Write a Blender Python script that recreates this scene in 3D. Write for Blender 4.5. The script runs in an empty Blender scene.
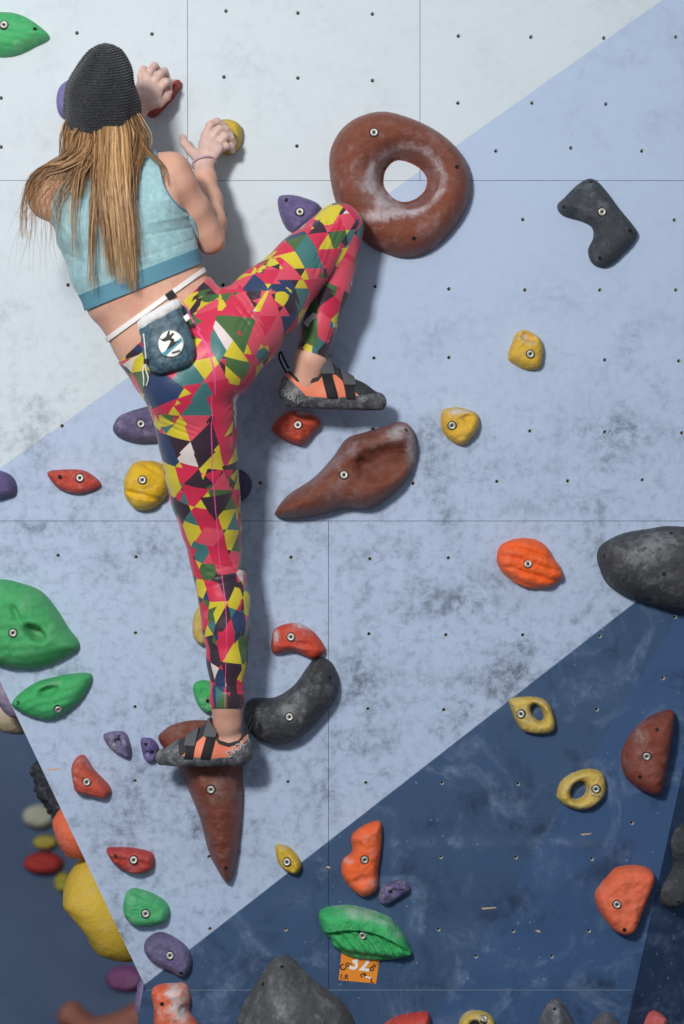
import bpy, math, random
import numpy as np
from mathutils import Vector, Matrix, noise
from mathutils.geometry import delaunay_2d_cdt
random.seed(7); rng = np.random.default_rng(7)

# ------------------------------------------------------------------ camera, light, exposure
S = 0.0026            # metres on the wall plane per photo pixel
DC = 5.0              # camera distance to the wall
CZ = 1.9              # camera height
sc = bpy.context.scene
COL = sc.collection
cam_d = bpy.data.cameras.new('camera'); cam = bpy.data.objects.new('camera', cam_d); COL.objects.link(cam)
cam.location = (0, -DC, CZ); cam.rotation_euler = (math.pi/2, 0, 0)
cam_d.lens = 36*DC/(1024*S); cam_d.sensor_width = 36; cam_d.clip_end = 100
cam_d.dof.use_dof = True; cam_d.dof.focus_distance = DC-0.12; cam_d.dof.aperture_fstop = 1.7
sc.camera = cam
sc.view_settings.view_transform = 'Standard'; sc.view_settings.look = 'None'
sc.view_settings.gamma = 1; sc.view_settings.use_curve_mapping = False
sc.view_settings.exposure = 0.0
world = bpy.data.worlds.new('hall_light'); sc.world = world; world.use_nodes = True
bg = world.node_tree.nodes['Background']; bg.inputs[0].default_value = (0.80, 0.88, 1.0, 1); bg.inputs[1].default_value = 0.35

def area(name, loc, target, size, power, col):
    d = bpy.data.lights.new(name, 'AREA'); d.shape = 'SQUARE'; d.size = size; d.energy = power; d.color = col
    o = bpy.data.objects.new(name, d); COL.objects.link(o); o.location = loc
    o.rotation_euler = (Vector(target)-Vector(loc)).to_track_quat('-Z', 'Y').to_euler(); return o
area('hall_key_light', (-1.55, -4.7, 3.75), (-0.1, 0, 1.9), 0.6, 216, (1.0, 0.975, 0.93))  # key light from the upper left front, sets the direction of the cast shadows
area('hall_fill_light', (-1.5, -5.5, 4.6), (0, 0, 1.9), 3.0, 20, (0.86, 0.93, 1.0))

# ------------------------------------------------------------------ helpers
def P(px, py, d=0.0):
    f = (DC-d)/DC
    return np.array([(px-342)*S*f, -d, CZ+(512-py)*S*f])
def W2P(V):
    f = (DC+V[:, 1])/DC
    return V[:, 0]/S/f+342, 512-(V[:, 2]-CZ)/S/f

def mesh_from(V, F, name='m'):
    me = bpy.data.meshes.new(name)
    V = np.asarray(V, dtype=np.float32)
    if isinstance(F, np.ndarray) and F.ndim == 2:
        n = F.shape[1]
        me.vertices.add(len(V)); me.vertices.foreach_set('co', V.ravel())
        me.loops.add(F.size); me.loops.foreach_set('vertex_index', F.astype(np.int32).ravel())
        me.polygons.add(len(F))
        me.polygons.foreach_set('loop_start', np.arange(0, F.size, n, dtype=np.int32))
        me.polygons.foreach_set('loop_total', np.full(len(F), n, dtype=np.int32))
        me.update(calc_edges=True)
    else:
        me.from_pydata([tuple(map(float, v)) for v in V], [], [tuple(map(int, f)) for f in F])
    me.validate(); me.update()
    return me
def link(name, me, mat=None, parent=None, smooth=True):
    o = bpy.data.objects.new(name, me); COL.objects.link(o)
    if me is not None and mat is not None:
        for m in (mat if isinstance(mat, (list, tuple)) else [mat]): me.materials.append(m)
    if me is not None and smooth: me.polygons.foreach_set('use_smooth', [True]*len(me.polygons))
    if parent is not None: o.parent = parent
    return o
def empty(name, loc=(0, 0, 0)):
    o = bpy.data.objects.new(name, None); COL.objects.link(o); o.location = loc; return o
def tag(o, label, cat, group=None, kind=None):
    o['label'] = label; o['category'] = cat
    if group: o['group'] = group
    if kind: o['kind'] = kind
    return o
def struct(o): o['kind'] = 'structure'; return o
def vattr(me, name, arr):
    a = me.attributes.new(name, 'FLOAT', 'POINT'); a.data.foreach_set('value', np.asarray(arr, dtype=np.float32))

def catmull(pts, n=8, closed=True):
    pts = [np.asarray(p, float) for p in pts]; N = len(pts); out = []
    rngi = range(N if closed else N-1)
    for i in rngi:
        if closed: p0, p1, p2, p3 = pts[i-1], pts[i], pts[(i+1) % N], pts[(i+2) % N]
        else: p0, p1, p2, p3 = pts[max(i-1, 0)], pts[i], pts[i+1], pts[min(i+2, N-1)]
        for k in range(n):
            t = k/n
            out.append(0.5*((2*p1)+(-p0+p2)*t+(2*p0-5*p1+4*p2-p3)*t*t+(-p0+3*p1-3*p2+p3)*t**3))
    if not closed: out.append(pts[-1])
    return np.array(out)
def resample(poly, step, closed=True):
    q = np.vstack([poly, poly[:1]]) if closed else poly
    L = np.r_[0, np.cumsum(np.linalg.norm(np.diff(q, axis=0), axis=1))]
    n = max(8, int(L[-1]/step)); s = np.linspace(0, L[-1], n+1)
    if closed: s = s[:-1]
    return np.stack([np.interp(s, L, q[:, k]) for k in range(q.shape[1])], 1)
def inside(pts, poly):
    x, y = pts[:, 0], pts[:, 1]; c = np.zeros(len(pts), bool); n = len(poly)
    for i in range(n):
        x0, y0 = poly[i]; x1, y1 = poly[(i+1) % n]
        if y0 == y1: continue
        m = ((y0 > y) != (y1 > y)) & (x < (x1-x0)*(y-y0)/(y1-y0)+x0); c ^= m
    return c
def seg_dist(pts, poly, closed=True):
    a = poly; b = np.roll(poly, -1, 0)
    if not closed: a, b = poly[:-1], poly[1:]
    ab = b-a; l2 = np.maximum((ab**2).sum(1), 1e-12); out = np.empty(len(pts))
    for i in range(0, len(pts), 2000):
        q = pts[i:i+2000, None]-a[None]
        t = np.clip((q*ab[None]).sum(2)/l2, 0, 1)
        out[i:i+2000] = np.sqrt((((q-t[..., None]*ab[None])**2).sum(2)).min(1))
    return out
def sdist(pts, poly):      # positive inside
    return np.where(inside(pts, poly), 1, -1)*seg_dist(pts, poly)

# ---- shader helpers
class NT:
    def __init__(s, name):
        s.m = bpy.data.materials.new(name); s.m.use_nodes = True; s.t = s.m.node_tree; s.n = s.t.nodes; s.l = s.t.links
        s.b = s.n['Principled BSDF']
    def node(s, ty, ins=None, **kw):
        nd = s.n.new(ty)
        for k, v in kw.items(): setattr(nd, k, v)
        for k, v in (ins or {}).items():
            if hasattr(v, 'is_linked') or isinstance(v, bpy.types.NodeSocket): s.l.new(v, nd.inputs[k])
            else: nd.inputs[k].default_value = v
        return nd
    def math(s, op, a, b=0.0, c=0.0, clamp=False):
        nd = s.node('ShaderNodeMath', {0: a, 1: b, 2: c}, operation=op); nd.use_clamp = clamp; return nd.outputs[0]
    def mix(s, f, a, b, blend='MIX'):
        nd = s.n.new('ShaderNodeMix'); nd.data_type = 'RGBA'; nd.blend_type = blend
        for i, v in ((0, f), (6, a), (7, b)):
            if isinstance(v, bpy.types.NodeSocket): s.l.new(v, nd.inputs[i])
            else: nd.inputs[i].default_value = v
        return nd.outputs[2]
    def noise(s, vec, scale, detail=4, rough=0.55, dist=0.0):
        nd = s.node('ShaderNodeTexNoise', {'Scale': scale, 'Detail': detail, 'Roughness': rough, 'Distortion': dist})
        if vec is not None: s.l.new(vec, nd.inputs['Vector'])
        return nd.outputs[0]
    def step(s, v, a, b):   # smoothstep a->b
        nd = s.node('ShaderNodeMapRange', {'Value': v, 'From Min': a, 'From Max': b}, interpolation_type='SMOOTHSTEP'); return nd.outputs[0]
    def obj(s): return s.node('ShaderNodeTexCoord').outputs['Object']
    def bump(s, h, dist=0.002, strength=1.0):
        nd = s.node('ShaderNodeBump', {'Height': h, 'Distance': dist, 'Strength': strength}); s.l.new(nd.outputs[0], s.b.inputs['Normal'])
    def set(s, **kw):
        for k, v in kw.items():
            k = {'color': 'Base Color', 'rough': 'Roughness', 'metal': 'Metallic', 'spec': 'Specular IOR Level', 'sheen': 'Sheen Weight', 'sss': 'Subsurface Weight'}[k]
            if isinstance(v, bpy.types.NodeSocket): s.l.new(v, s.b.inputs[k])
            else: s.b.inputs[k].default_value = v
def C(r, g, b):   # sRGB 0-255 -> linear rgba
    f = lambda c: ((c/255+0.055)/1.055)**2.4 if c/255 > 0.04045 else c/255/12.92
    return (f(r), f(g), f(b), 1)
def simple(name, col, rough=0.6, metal=0, bumpscale=None, bd=0.001, var=0.0):
    t = NT(name); t.set(color=col, rough=rough, metal=metal)
    if bumpscale:
        n = t.noise(t.obj(), bumpscale); t.bump(n, bd)
        if var: t.set(color=t.mix(t.math('MULTIPLY', n, var), col, tuple(c*0.35 for c in col[:3])+(1,)))
    return t.m
M_metal = simple('bolt_metal', C(170, 172, 172), 0.35, 1.0)
M_dark = simple('hole_dark', C(16, 17, 20), 0.8)

_holdmats = {}
def hold_mat(col, chalk=0.35, rough=0.5, dirt=0.3, chalkcol=(205, 205, 208), scale=1.0):
    key = (col, chalk, rough, dirt, chalkcol, scale)
    if key in _holdmats: return _holdmats[key]
    t = NT('hold_resin'); o = t.obj(); base = C(*col)
    info = t.node('ShaderNodeObjectInfo').outputs['Random']
    off = t.node('ShaderNodeVectorMath', {0: o, 1: (0, 0, 0)}, operation='ADD')
    cmb = t.node('ShaderNodeCombineXYZ', {0: t.math('MULTIPLY', info, 37.0), 1: t.math('MULTIPLY', info, 91.0), 2: 0.0})
    t.l.new(cmb.outputs[0], off.inputs[1]); v = off.outputs[0]
    n1 = t.noise(v, 16*scale, 6, 0.62); n2 = t.noise(v, 70*scale, 4, 0.6); n3 = t.noise(v, 9*scale, 5, 0.7, 0.6)
    att = t.node('ShaderNodeAttribute', attribute_name='chalk').outputs['Fac']
    c = t.mix(t.math('MULTIPLY', t.step(n3, 0.5, 0.72), dirt), base, tuple(x*0.45 for x in base[:3])+(1,))
    n4 = t.noise(v, 34*scale, 7, 0.72, 0.4); ck = t.math('ADD', t.math('MULTIPLY', t.step(t.math('ADD', t.math('MULTIPLY', n1, .55), t.math('MULTIPLY', n4, .45)), 0.48, 0.66), chalk*1.15), t.math('MULTIPLY', t.step(n2, 0.56, 0.68), chalk*0.5), clamp=True)
    ak = t.math('MULTIPLY', t.step(t.math('MULTIPLY', att, t.math('ADD', t.math('MULTIPLY', n4, 3.2), -.75)), .1, 1.0), .95, clamp=True)
    ck = t.math('ADD', ck, ak, clamp=True)
    c = t.mix(ck, c, C(*chalkcol))
    t.set(color=c, rough=t.math('ADD', t.math('MULTIPLY', ck, 0.3), rough, clamp=True), spec=0.4)
    t.bump(t.math('ADD', t.noise(v, 420, 3, 0.6), t.math('MULTIPLY', n4, 2.2)), 0.0024)
    _holdmats[key] = t.m; return t.m

# ------------------------------------------------------------------ the walls
def wall_material(name, plain=None):
    t = NT(name); o = t.obj(); sep = t.node('ShaderNodeSeparateXYZ', {0: o})
    X = t.math('MULTIPLY_ADD', sep.outputs[0], 1/S, 342.0); Y = t.math('MULTIPLY_ADD', sep.outputs[2], -1/S, 512.0+CZ/S)
    white, mid, navy, navy2 = C(203, 213, 220), C(176, 193, 219), C(57, 83, 117), C(57, 86, 126)
    big = t.noise(o, 1.7, 5, 0.6); med = t.noise(o, 6, 6, 0.68, 0.5); fine = t.noise(o, 38, 5, 0.7); vf = t.noise(o, 160, 3, 0.7)
    if plain is None:
        l1 = t.step(t.math('ADD', X, t.math('MULTIPLY_ADD', Y, 1.4145, -662.0)), -1.2, 1.2)
        l2 = t.step(t.math('ADD', X, t.math('MULTIPLY_ADD', Y, 1.283, -1407.8)), -1.2, 1.2)
        l3 = t.step(t.math('ADD', X, t.math('MULTIPLY_ADD', Y, 0.60, -1046.0)), -1.5, 1.5)
        c = t.mix(l1, white, mid)
        nv = t.mix(l3, navy, navy2)
        # grey rubber scuffs on the light paint, heavier low on the wall; the finest layer also paints in light falloff
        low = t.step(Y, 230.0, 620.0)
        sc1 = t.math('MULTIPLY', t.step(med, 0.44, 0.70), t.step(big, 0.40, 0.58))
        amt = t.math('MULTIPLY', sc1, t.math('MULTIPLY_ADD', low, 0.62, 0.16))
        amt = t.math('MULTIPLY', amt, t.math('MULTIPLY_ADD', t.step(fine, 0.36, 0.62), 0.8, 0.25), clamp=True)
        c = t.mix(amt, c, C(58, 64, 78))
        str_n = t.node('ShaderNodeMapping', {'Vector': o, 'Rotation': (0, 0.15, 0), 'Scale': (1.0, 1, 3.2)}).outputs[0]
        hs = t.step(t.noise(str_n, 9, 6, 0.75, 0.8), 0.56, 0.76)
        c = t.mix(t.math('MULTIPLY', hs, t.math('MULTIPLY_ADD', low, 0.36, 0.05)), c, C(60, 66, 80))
        c = t.mix(t.math('MULTIPLY', t.step(fine, 0.45, 0.75), t.math('MULTIPLY_ADD', low, 0.36, 0.05)), c, C(100, 110, 128))  # fine smudges, also darkening the lower paint to imitate the light falling off
        c = t.mix(t.math('MULTIPLY', t.step(vf, 0.66, 0.74), 0.25), c, C(225, 228, 232))
        def blots(lst):
            tot = None
            for (x, y, rx, ry, am) in lst:
                dx = t.math('MULTIPLY', t.math('SUBTRACT', X, float(x)), 1/rx); dy = t.math('MULTIPLY', t.math('SUBTRACT', Y, float(y)), 1/ry)
                g_ = t.math('MULTIPLY', t.math('EXPONENT', t.math('MULTIPLY', t.math('ADD', t.math('MULTIPLY', dx, dx), t.math('MULTIPLY', dy, dy)), -1.0)), am)
                tot = g_ if tot is None else t.math('ADD', tot, g_)
            return tot
        bl = blots([(618,432,36,14,.9),(480,470,50,14,.45),(560,505,70,12,.4),(450,605,56,14,.8),(492,570,40,22,.35),(355,668,24,20,.8),(352,742,28,13,.9),(60,527,70,9,.6),(108,560,14,22,.4),
                    (55,670,30,8,.9),(150,775,34,9,.5),(130,818,36,16,.7),(195,835,18,24,.6),(445,680,60,9,.5),(120,745,30,14,.5),(245,560,20,60,.3),(455,330,40,16,.25),(560,300,60,20,.2),(600,440,80,50,.2),(30,480,30,10,.2)])
        rough_n = t.math('ADD', t.step(t.noise(o, 26, 6, .78, .6), .42, .66), t.math('MULTIPLY', t.step(fine, .35, .7), .4))
        c = t.mix(t.math('MULTIPLY', t.math('MULTIPLY', bl, rough_n), .62, clamp=True), c, C(56, 64, 76))
        nb = blots([(528,828,26,10,.9),(598,846,28,9,.8),(590,986,34,12,.9),(430,826,24,10,.7),(405,868,18,14,.5),(520,905,60,26,.45),(430,985,50,14,.4),(590,700,20,12,.4),(470,800,60,14,.35),(640,640,20,30,.3)])
        nv = t.mix(t.math('MULTIPLY', t.math('MULTIPLY', nb, rough_n), .8, clamp=True), nv, C(22, 28, 42))
        ha = blots([(450,842,34,5,.9),(560,842,40,6,.8),(545,868,14,22,.6),(465,940,30,14,.6),(395,850,5,22,.6),(590,690,26,18,.6),(505,690,18,20,.4),(300,900,26,10,.3),(520,965,24,6,.5),(655,745,8,30,.5)])
        nv = t.mix(t.math('MULTIPLY', t.math('MULTIPLY', ha, rough_n), .42, clamp=True), nv, C(138, 158, 186))
        c = t.mix(l2, c, nv)
        nf = l2
    else:
        c = t.mix(1.0, plain, plain); nf = 1.0
    # pale chalk haze and rubbed dark areas on the navy paint
    swirl = t.noise(o, 4.5, 5, 0.62, 1.8)
    hz = t.math('MULTIPLY', t.step(swirl, 0.5, 0.70), t.math('MULTIPLY_ADD', t.step(fine, 0.3, 0.7), 0.42, 0.10))
    c = t.mix(t.math('MULTIPLY', hz, nf), c, C(132, 152, 182))
    dk = t.math('MULTIPLY', t.step(med, 0.5, 0.72), t.math('MULTIPLY', 0.62, nf))
    c = t.mix(dk, c, C(24, 32, 50))
    sp = t.step(t.noise(o, 75, 2, 0.5), 0.70, 0.76)
    c = t.mix(t.math('MULTIPLY', sp, t.math('MULTIPLY', 0.55, nf)), c, C(160, 172, 190))
    t.set(color=c, rough=0.62, spec=0.3)
    t.bump(t.math('ADD', t.math('MULTIPLY', med, 0.5), t.math('MULTIPLY', vf, 0.35)), 0.0016, 0.5)
    return t.m
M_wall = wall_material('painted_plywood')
M_facet = wall_material('painted_plywood_navy', C(46, 68, 100))
M_ply = simple('plywood_edge', C(40, 42, 48), 0.8)

HOLES = [(77,33),(152,34),(226,11),(298,13),(224,77),(298,78),(1,98),(1,147),(182,143),(297,146),(225,215),(223,285),(68,285),
(372.5,14),(458.5,36),(531,37),(604,38),(676,37),(372.5,80.5),(458,103),(532,103),(606,104),(496,151),(571,148),(642,151),
(523,219.5),(674.5,220),(375,286.5),(449,289),(525,290),(600,290),(676,290),(374,358),(449,357.5),(605,360),(679,361),(373,429),
(530,431),(605,432),(682,433),(413,483.5),(497,481.5),(568,481),(642.5,480),(62,426),(260,483),(58,555.5),(136,557),(135.5,633),
(135,707),(135,781),(291,557.5),(288,782),(370,559),(448.5,558),(369,634),(446,635),(523,635),(600,636),(675,617),(663,678),
(597,709.5),(368,709),(444,710),(366,783),(442,783),(518,784),(632,823),(441,857),(516,857.5),(592,859),(438.5,929.5),
(513.5,931),(589,931),(476,956.5),(552,956.5),(209,857),(285.7,929.5),(210,929)]
def xl(py): return (py-681)*0.4752            # left arris of the front wall (photo px)
def xr(py): return 684-(py-765)*0.2201        # right arris
rows = [(-420, 180.5), (180.5, 521.0), (521.0, 990.0), (990.0, 1480.0)]
seams = [[187.5, 420.0], [], [328.5], [329.5]]
g = 0.24      # half gap in px
pv, pf, pm = [], [], []
def add_poly(loop, hole_pts):
    pts = [tuple(p) for p in loop]; n = len(pts); edges = [(i, (i+1) % n) for i in range(n)]; rings = []
    for (hx, hy) in hole_pts:
        st = len(pts); K = 14; r = 2.05
        for k in range(K): pts.append((hx+r*math.cos(2*math.pi*k/K), hy+r*math.sin(2*math.pi*k/K)))
        edges += [(st+k, st+(k+1) % K) for k in range(K)]; rings.append((hx, hy))
    vs, es, fs, ov, oe, of = delaunay_2d_cdt([Vector(p) for p in pts], edges, [], 0, 1e-6)
    vs = np.array([tuple(v) for v in vs]); base = len(pv)
    for v in vs: pv.append(P(v[0], v[1], 0))
    cen = np.array([vs[list(f)].mean(0) for f in fs]); ins = inside(cen, np.array(loop))
    for hx, hy in rings: ins &= ((cen[:, 0]-hx)**2+(cen[:, 1]-hy)**2) > 1.9**2
    for f, k in zip(fs, ins):
        if k: pf.append([base+i for i in f]); pm.append(0)
    for hx, hy in rings:
        K = 14; b2 = len(pv)
        for dep in (0, 0.0155):
            for k in range(K): q = P(hx+2.05*math.cos(2*math.pi*k/K), hy+2.05*math.sin(2*math.pi*k/K), 0); q[1] = dep; pv.append(q)
        for k in range(K): pf.append([b2+k, b2+(k+1) % K, b2+K+(k+1) % K, b2+K+k]); pm.append(1)
        pf.append([b2+K+k for k in range(K)]); pm.append(1)
    L = list(loop); n = len(L); b2 = len(pv)
    for dep in (0, 0.018):
        for p in L: q = P(p[0], p[1], 0); q[1] = dep; pv.append(q)
    for k in range(n): pf.append([b2+k, b2+(k+1) % n, b2+n+(k+1) % n, b2+n+k]); pm.append(0)
    pf.append([b2+n+k for k in range(n)]); pm.append(1)
for (y0, y1), sm in zip(rows, seams):
    a, b = y0+g, y1-g
    xa0, xb0 = (xl(a), xl(b)) if y0 < 985 else (143.0, 143.0-(b-990)*0.17)
    xs0 = [(xa0, xb0)]+[(s+g, s+g) for s in sm]; xs1 = [(s-g, s-g) for s in sm]
    ra, rb = min(1150, xr(a)), min(1150, xr(b)); xs1.append((ra, rb))
    for (la, lb), (r_a, r_b) in zip(xs0, xs1):
        loop = [(la, a), (r_a, a)]
        if r_a == 1150 and r_b != 1150: loop.append((1150, 765-(1150-684)/0.2201))
        loop += [(r_b, b), (lb, b)]
        lp = np.array(loop)
        hp = [h for h in HOLES if inside(np.array([h]), lp)[0] and seg_dist(np.array([h], float), lp)[0] > 2.6]
        add_poly(loop, hp)
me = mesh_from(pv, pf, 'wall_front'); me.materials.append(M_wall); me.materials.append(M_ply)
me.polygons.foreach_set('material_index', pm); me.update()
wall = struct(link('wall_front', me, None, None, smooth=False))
# framing board behind the sheets
def quad_slab(corners, n, th):   # corners (4 world points), thickness along n
    c = [np.array(p, float) for p in corners]; n = np.array(n, float)/np.linalg.norm(n)
    V = c+[p-n*th for p in c]
    return mesh_from(V, [(0, 1, 2, 3), (7, 6, 5, 4), (0, 4, 5, 1), (1, 5, 6, 2), (2, 6, 7, 3), (3, 7, 4, 0)])
def Pb(px, py, y): q = P(px, py, 0); q[1] = y; return q
struct(link('wall_backing', quad_slab([Pb(xl(-415)+6, -415, .0185), Pb(880, -415, .0185), Pb(xr(984)-4, 984, .0185), Pb(148, 984, .0185)], (0, -1, 0), .02), M_ply, None, False))
struct(link('wall_backing', quad_slab([Pb(148, 984, .0185), Pb(xr(984)-4, 984, .0185), Pb(xr(1475)-4, 1475, .0185), Pb(64, 1475, .0185)], (0, -1, 0), .02), M_ply, None, False))
# left return (dark side of the arris, runs back) and right navy facet
eA, eB = Pb(xl(-420), -420, .0), Pb(143, 984, .0)
struct(link('wall_left', quad_slab([Pb(xl(-420)+.5, -420, .019), Pb(143.5, 984, .019), Pb(143.5, 984, 1.3), Pb(xl(-420)+.5, -420, 1.3)], (-.9, 0, -.43), .02), M_facet, None, False))
struct(link('wall_left_lower', quad_slab([Pb(143.5, 984, .019), Pb(59.5, 1480, .019), Pb(59.5, 1480, 1.3), Pb(143.5, 984, 1.3)], (-1, 0, .17), .02), M_facet, None, False))
# right facet: starts on the arris line and leans back to the right
def facet_pt(py, w):   # w metres across
    q = Pb(xr(py), py, 0.0); q = q+np.array([0.80, 0.60, 0.0])*w; return q
FN = np.cross(facet_pt(1200, 0)-facet_pt(765, 0), np.array([.8, .6, 0])); FN /= np.linalg.norm(FN)
if FN[1] > 0: FN = -FN
yt = 765-(1150-684)/0.2201
struct(link('wall_right', quad_slab([facet_pt(-420, 0), facet_pt(-420, 1.2), facet_pt(1480, 1.2), facet_pt(1480, 0)], FN, .018), M_facet, None, False))
# floor mats and the far wall of the hall
M_floor = simple('floor_vinyl', C(46, 58, 82), 0.55, 0, 4, .002, .5)
struct(link('floor', quad_slab([(-8, -9, -.62), (8, -9, -.62), (8, 6, -.62), (-8, 6, -.62)][::-1], (0, 0, 1), .1), M_floor, None, False))
t = NT('far_wall_paint'); o_ = t.obj(); nn = t.noise(o_, 0.9, 5, .6, .4); n2 = t.noise(o_, 5, 4, .6)
t.set(color=t.mix(t.math('MULTIPLY', n2, .35), t.mix(t.step(nn, .35, .65), C(78, 104, 140), C(58, 80, 114)), C(120, 142, 172)), rough=.7)
struct(link('wall_back', quad_slab([(-8, 2.52, -.62), (8, 2.52, -.62), (8, 3.4, 6), (-8, 3.4, 6)], (0, -1, .13), .05), t.m, None, False))

# T-nuts: galvanised barrel seen inside each hole
def lathe(profile, K=20):
    V, F = [], []
    for r, z in profile:
        for k in range(K): V.append((r*math.cos(2*math.pi*k/K), r*math.sin(2*math.pi*k/K), z))
    for i in range(len(profile)-1):
        for k in range(K): F.append((i*K+k, i*K+(k+1) % K, (i+1)*K+(k+1) % K, (i+1)*K+k))
    return V, F
V, F = lathe([(.0053, -.0008), (.0047, -.0022), (.0033, -.0065), (.0030, -.0135)], 16)
tn = mesh_from([(v[0], -v[2], v[1]) for v in V], F, 't_nut'); tn.materials.append(simple('zinc', C(205, 205, 200), .55, .35))
for hx, hy in HOLES:
    o = link('t_nut', tn, None, wall); q = P(hx, hy, 0); o.location = q
# pale filler line in the lowest seam
sl = [Pb(146, 989.75, -.0003), Pb(xr(990)-3, 989.75, -.0003), Pb(xr(990)-3, 990.3, -.0003), Pb(146, 990.3, -.0003)]
struct(link('trim_1', quad_slab(sl[::-1], (0, -1, 0), .004), simple('filler', C(118, 134, 156), .8), None, False))
# splintered paint chips
M_chip = simple('bare_wood_chip', C(196, 168, 142), .8)
for (x0, y0, x1, y1, w) in [(580, 834.5, 592, 833.5, 1.8), (481, 908.5, 497, 907.5, 2), (46, 769.5, 62, 769, 2.2), (535, 931, 541, 932, 1.6), (325, 867, 331, 868, 1.4)]:
    c = [P(x0, y0-.3*w, .0004), P(x0+(x1-x0)*.6, y0-w*.6, .0004), P(x1, y1-.2*w, .0004), P(x1-2, y1+w*.4, .0004), P(x0+2, y0+w*.5, .0004)]
    link('paint_chip', mesh_from(c, [tuple(range(5))[::-1]]), M_chip, wall, False)

# ------------------------------------------------------------------ climbing holds
Vb, Fb = lathe([(.0001, .0005), (.0034, .0005), (.0038, .003), (.0074, .0046), (.0092, .0036), (.0100, .0012), (.0102, -.004)], 20)
bolt_me = mesh_from(Vb, Fb, 'bolt'); M_ring = simple('bolt_head', C(196, 194, 186), .45, .55)
bolt_me.materials.append(M_ring); bolt_me.materials.append(M_dark); bolt_me.polygons.foreach_set('use_smooth', [True]*len(bolt_me.polygons))
Vb, Fb = lathe([(.0100, .0006), (.0116, .0012), (.0126, -.003)], 20)
well_me = mesh_from(Vb, Fb, 'bolt_well'); well_me.materials.append(M_dark)
Vb, Fb = lathe([(.0001, .0007), (.0040, .0007), (.0052, .0009), (.0062, -.003)], 14)
scr_me = mesh_from(Vb, Fb, 'screw_hole'); scr_me.materials.append(M_dark)

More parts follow.
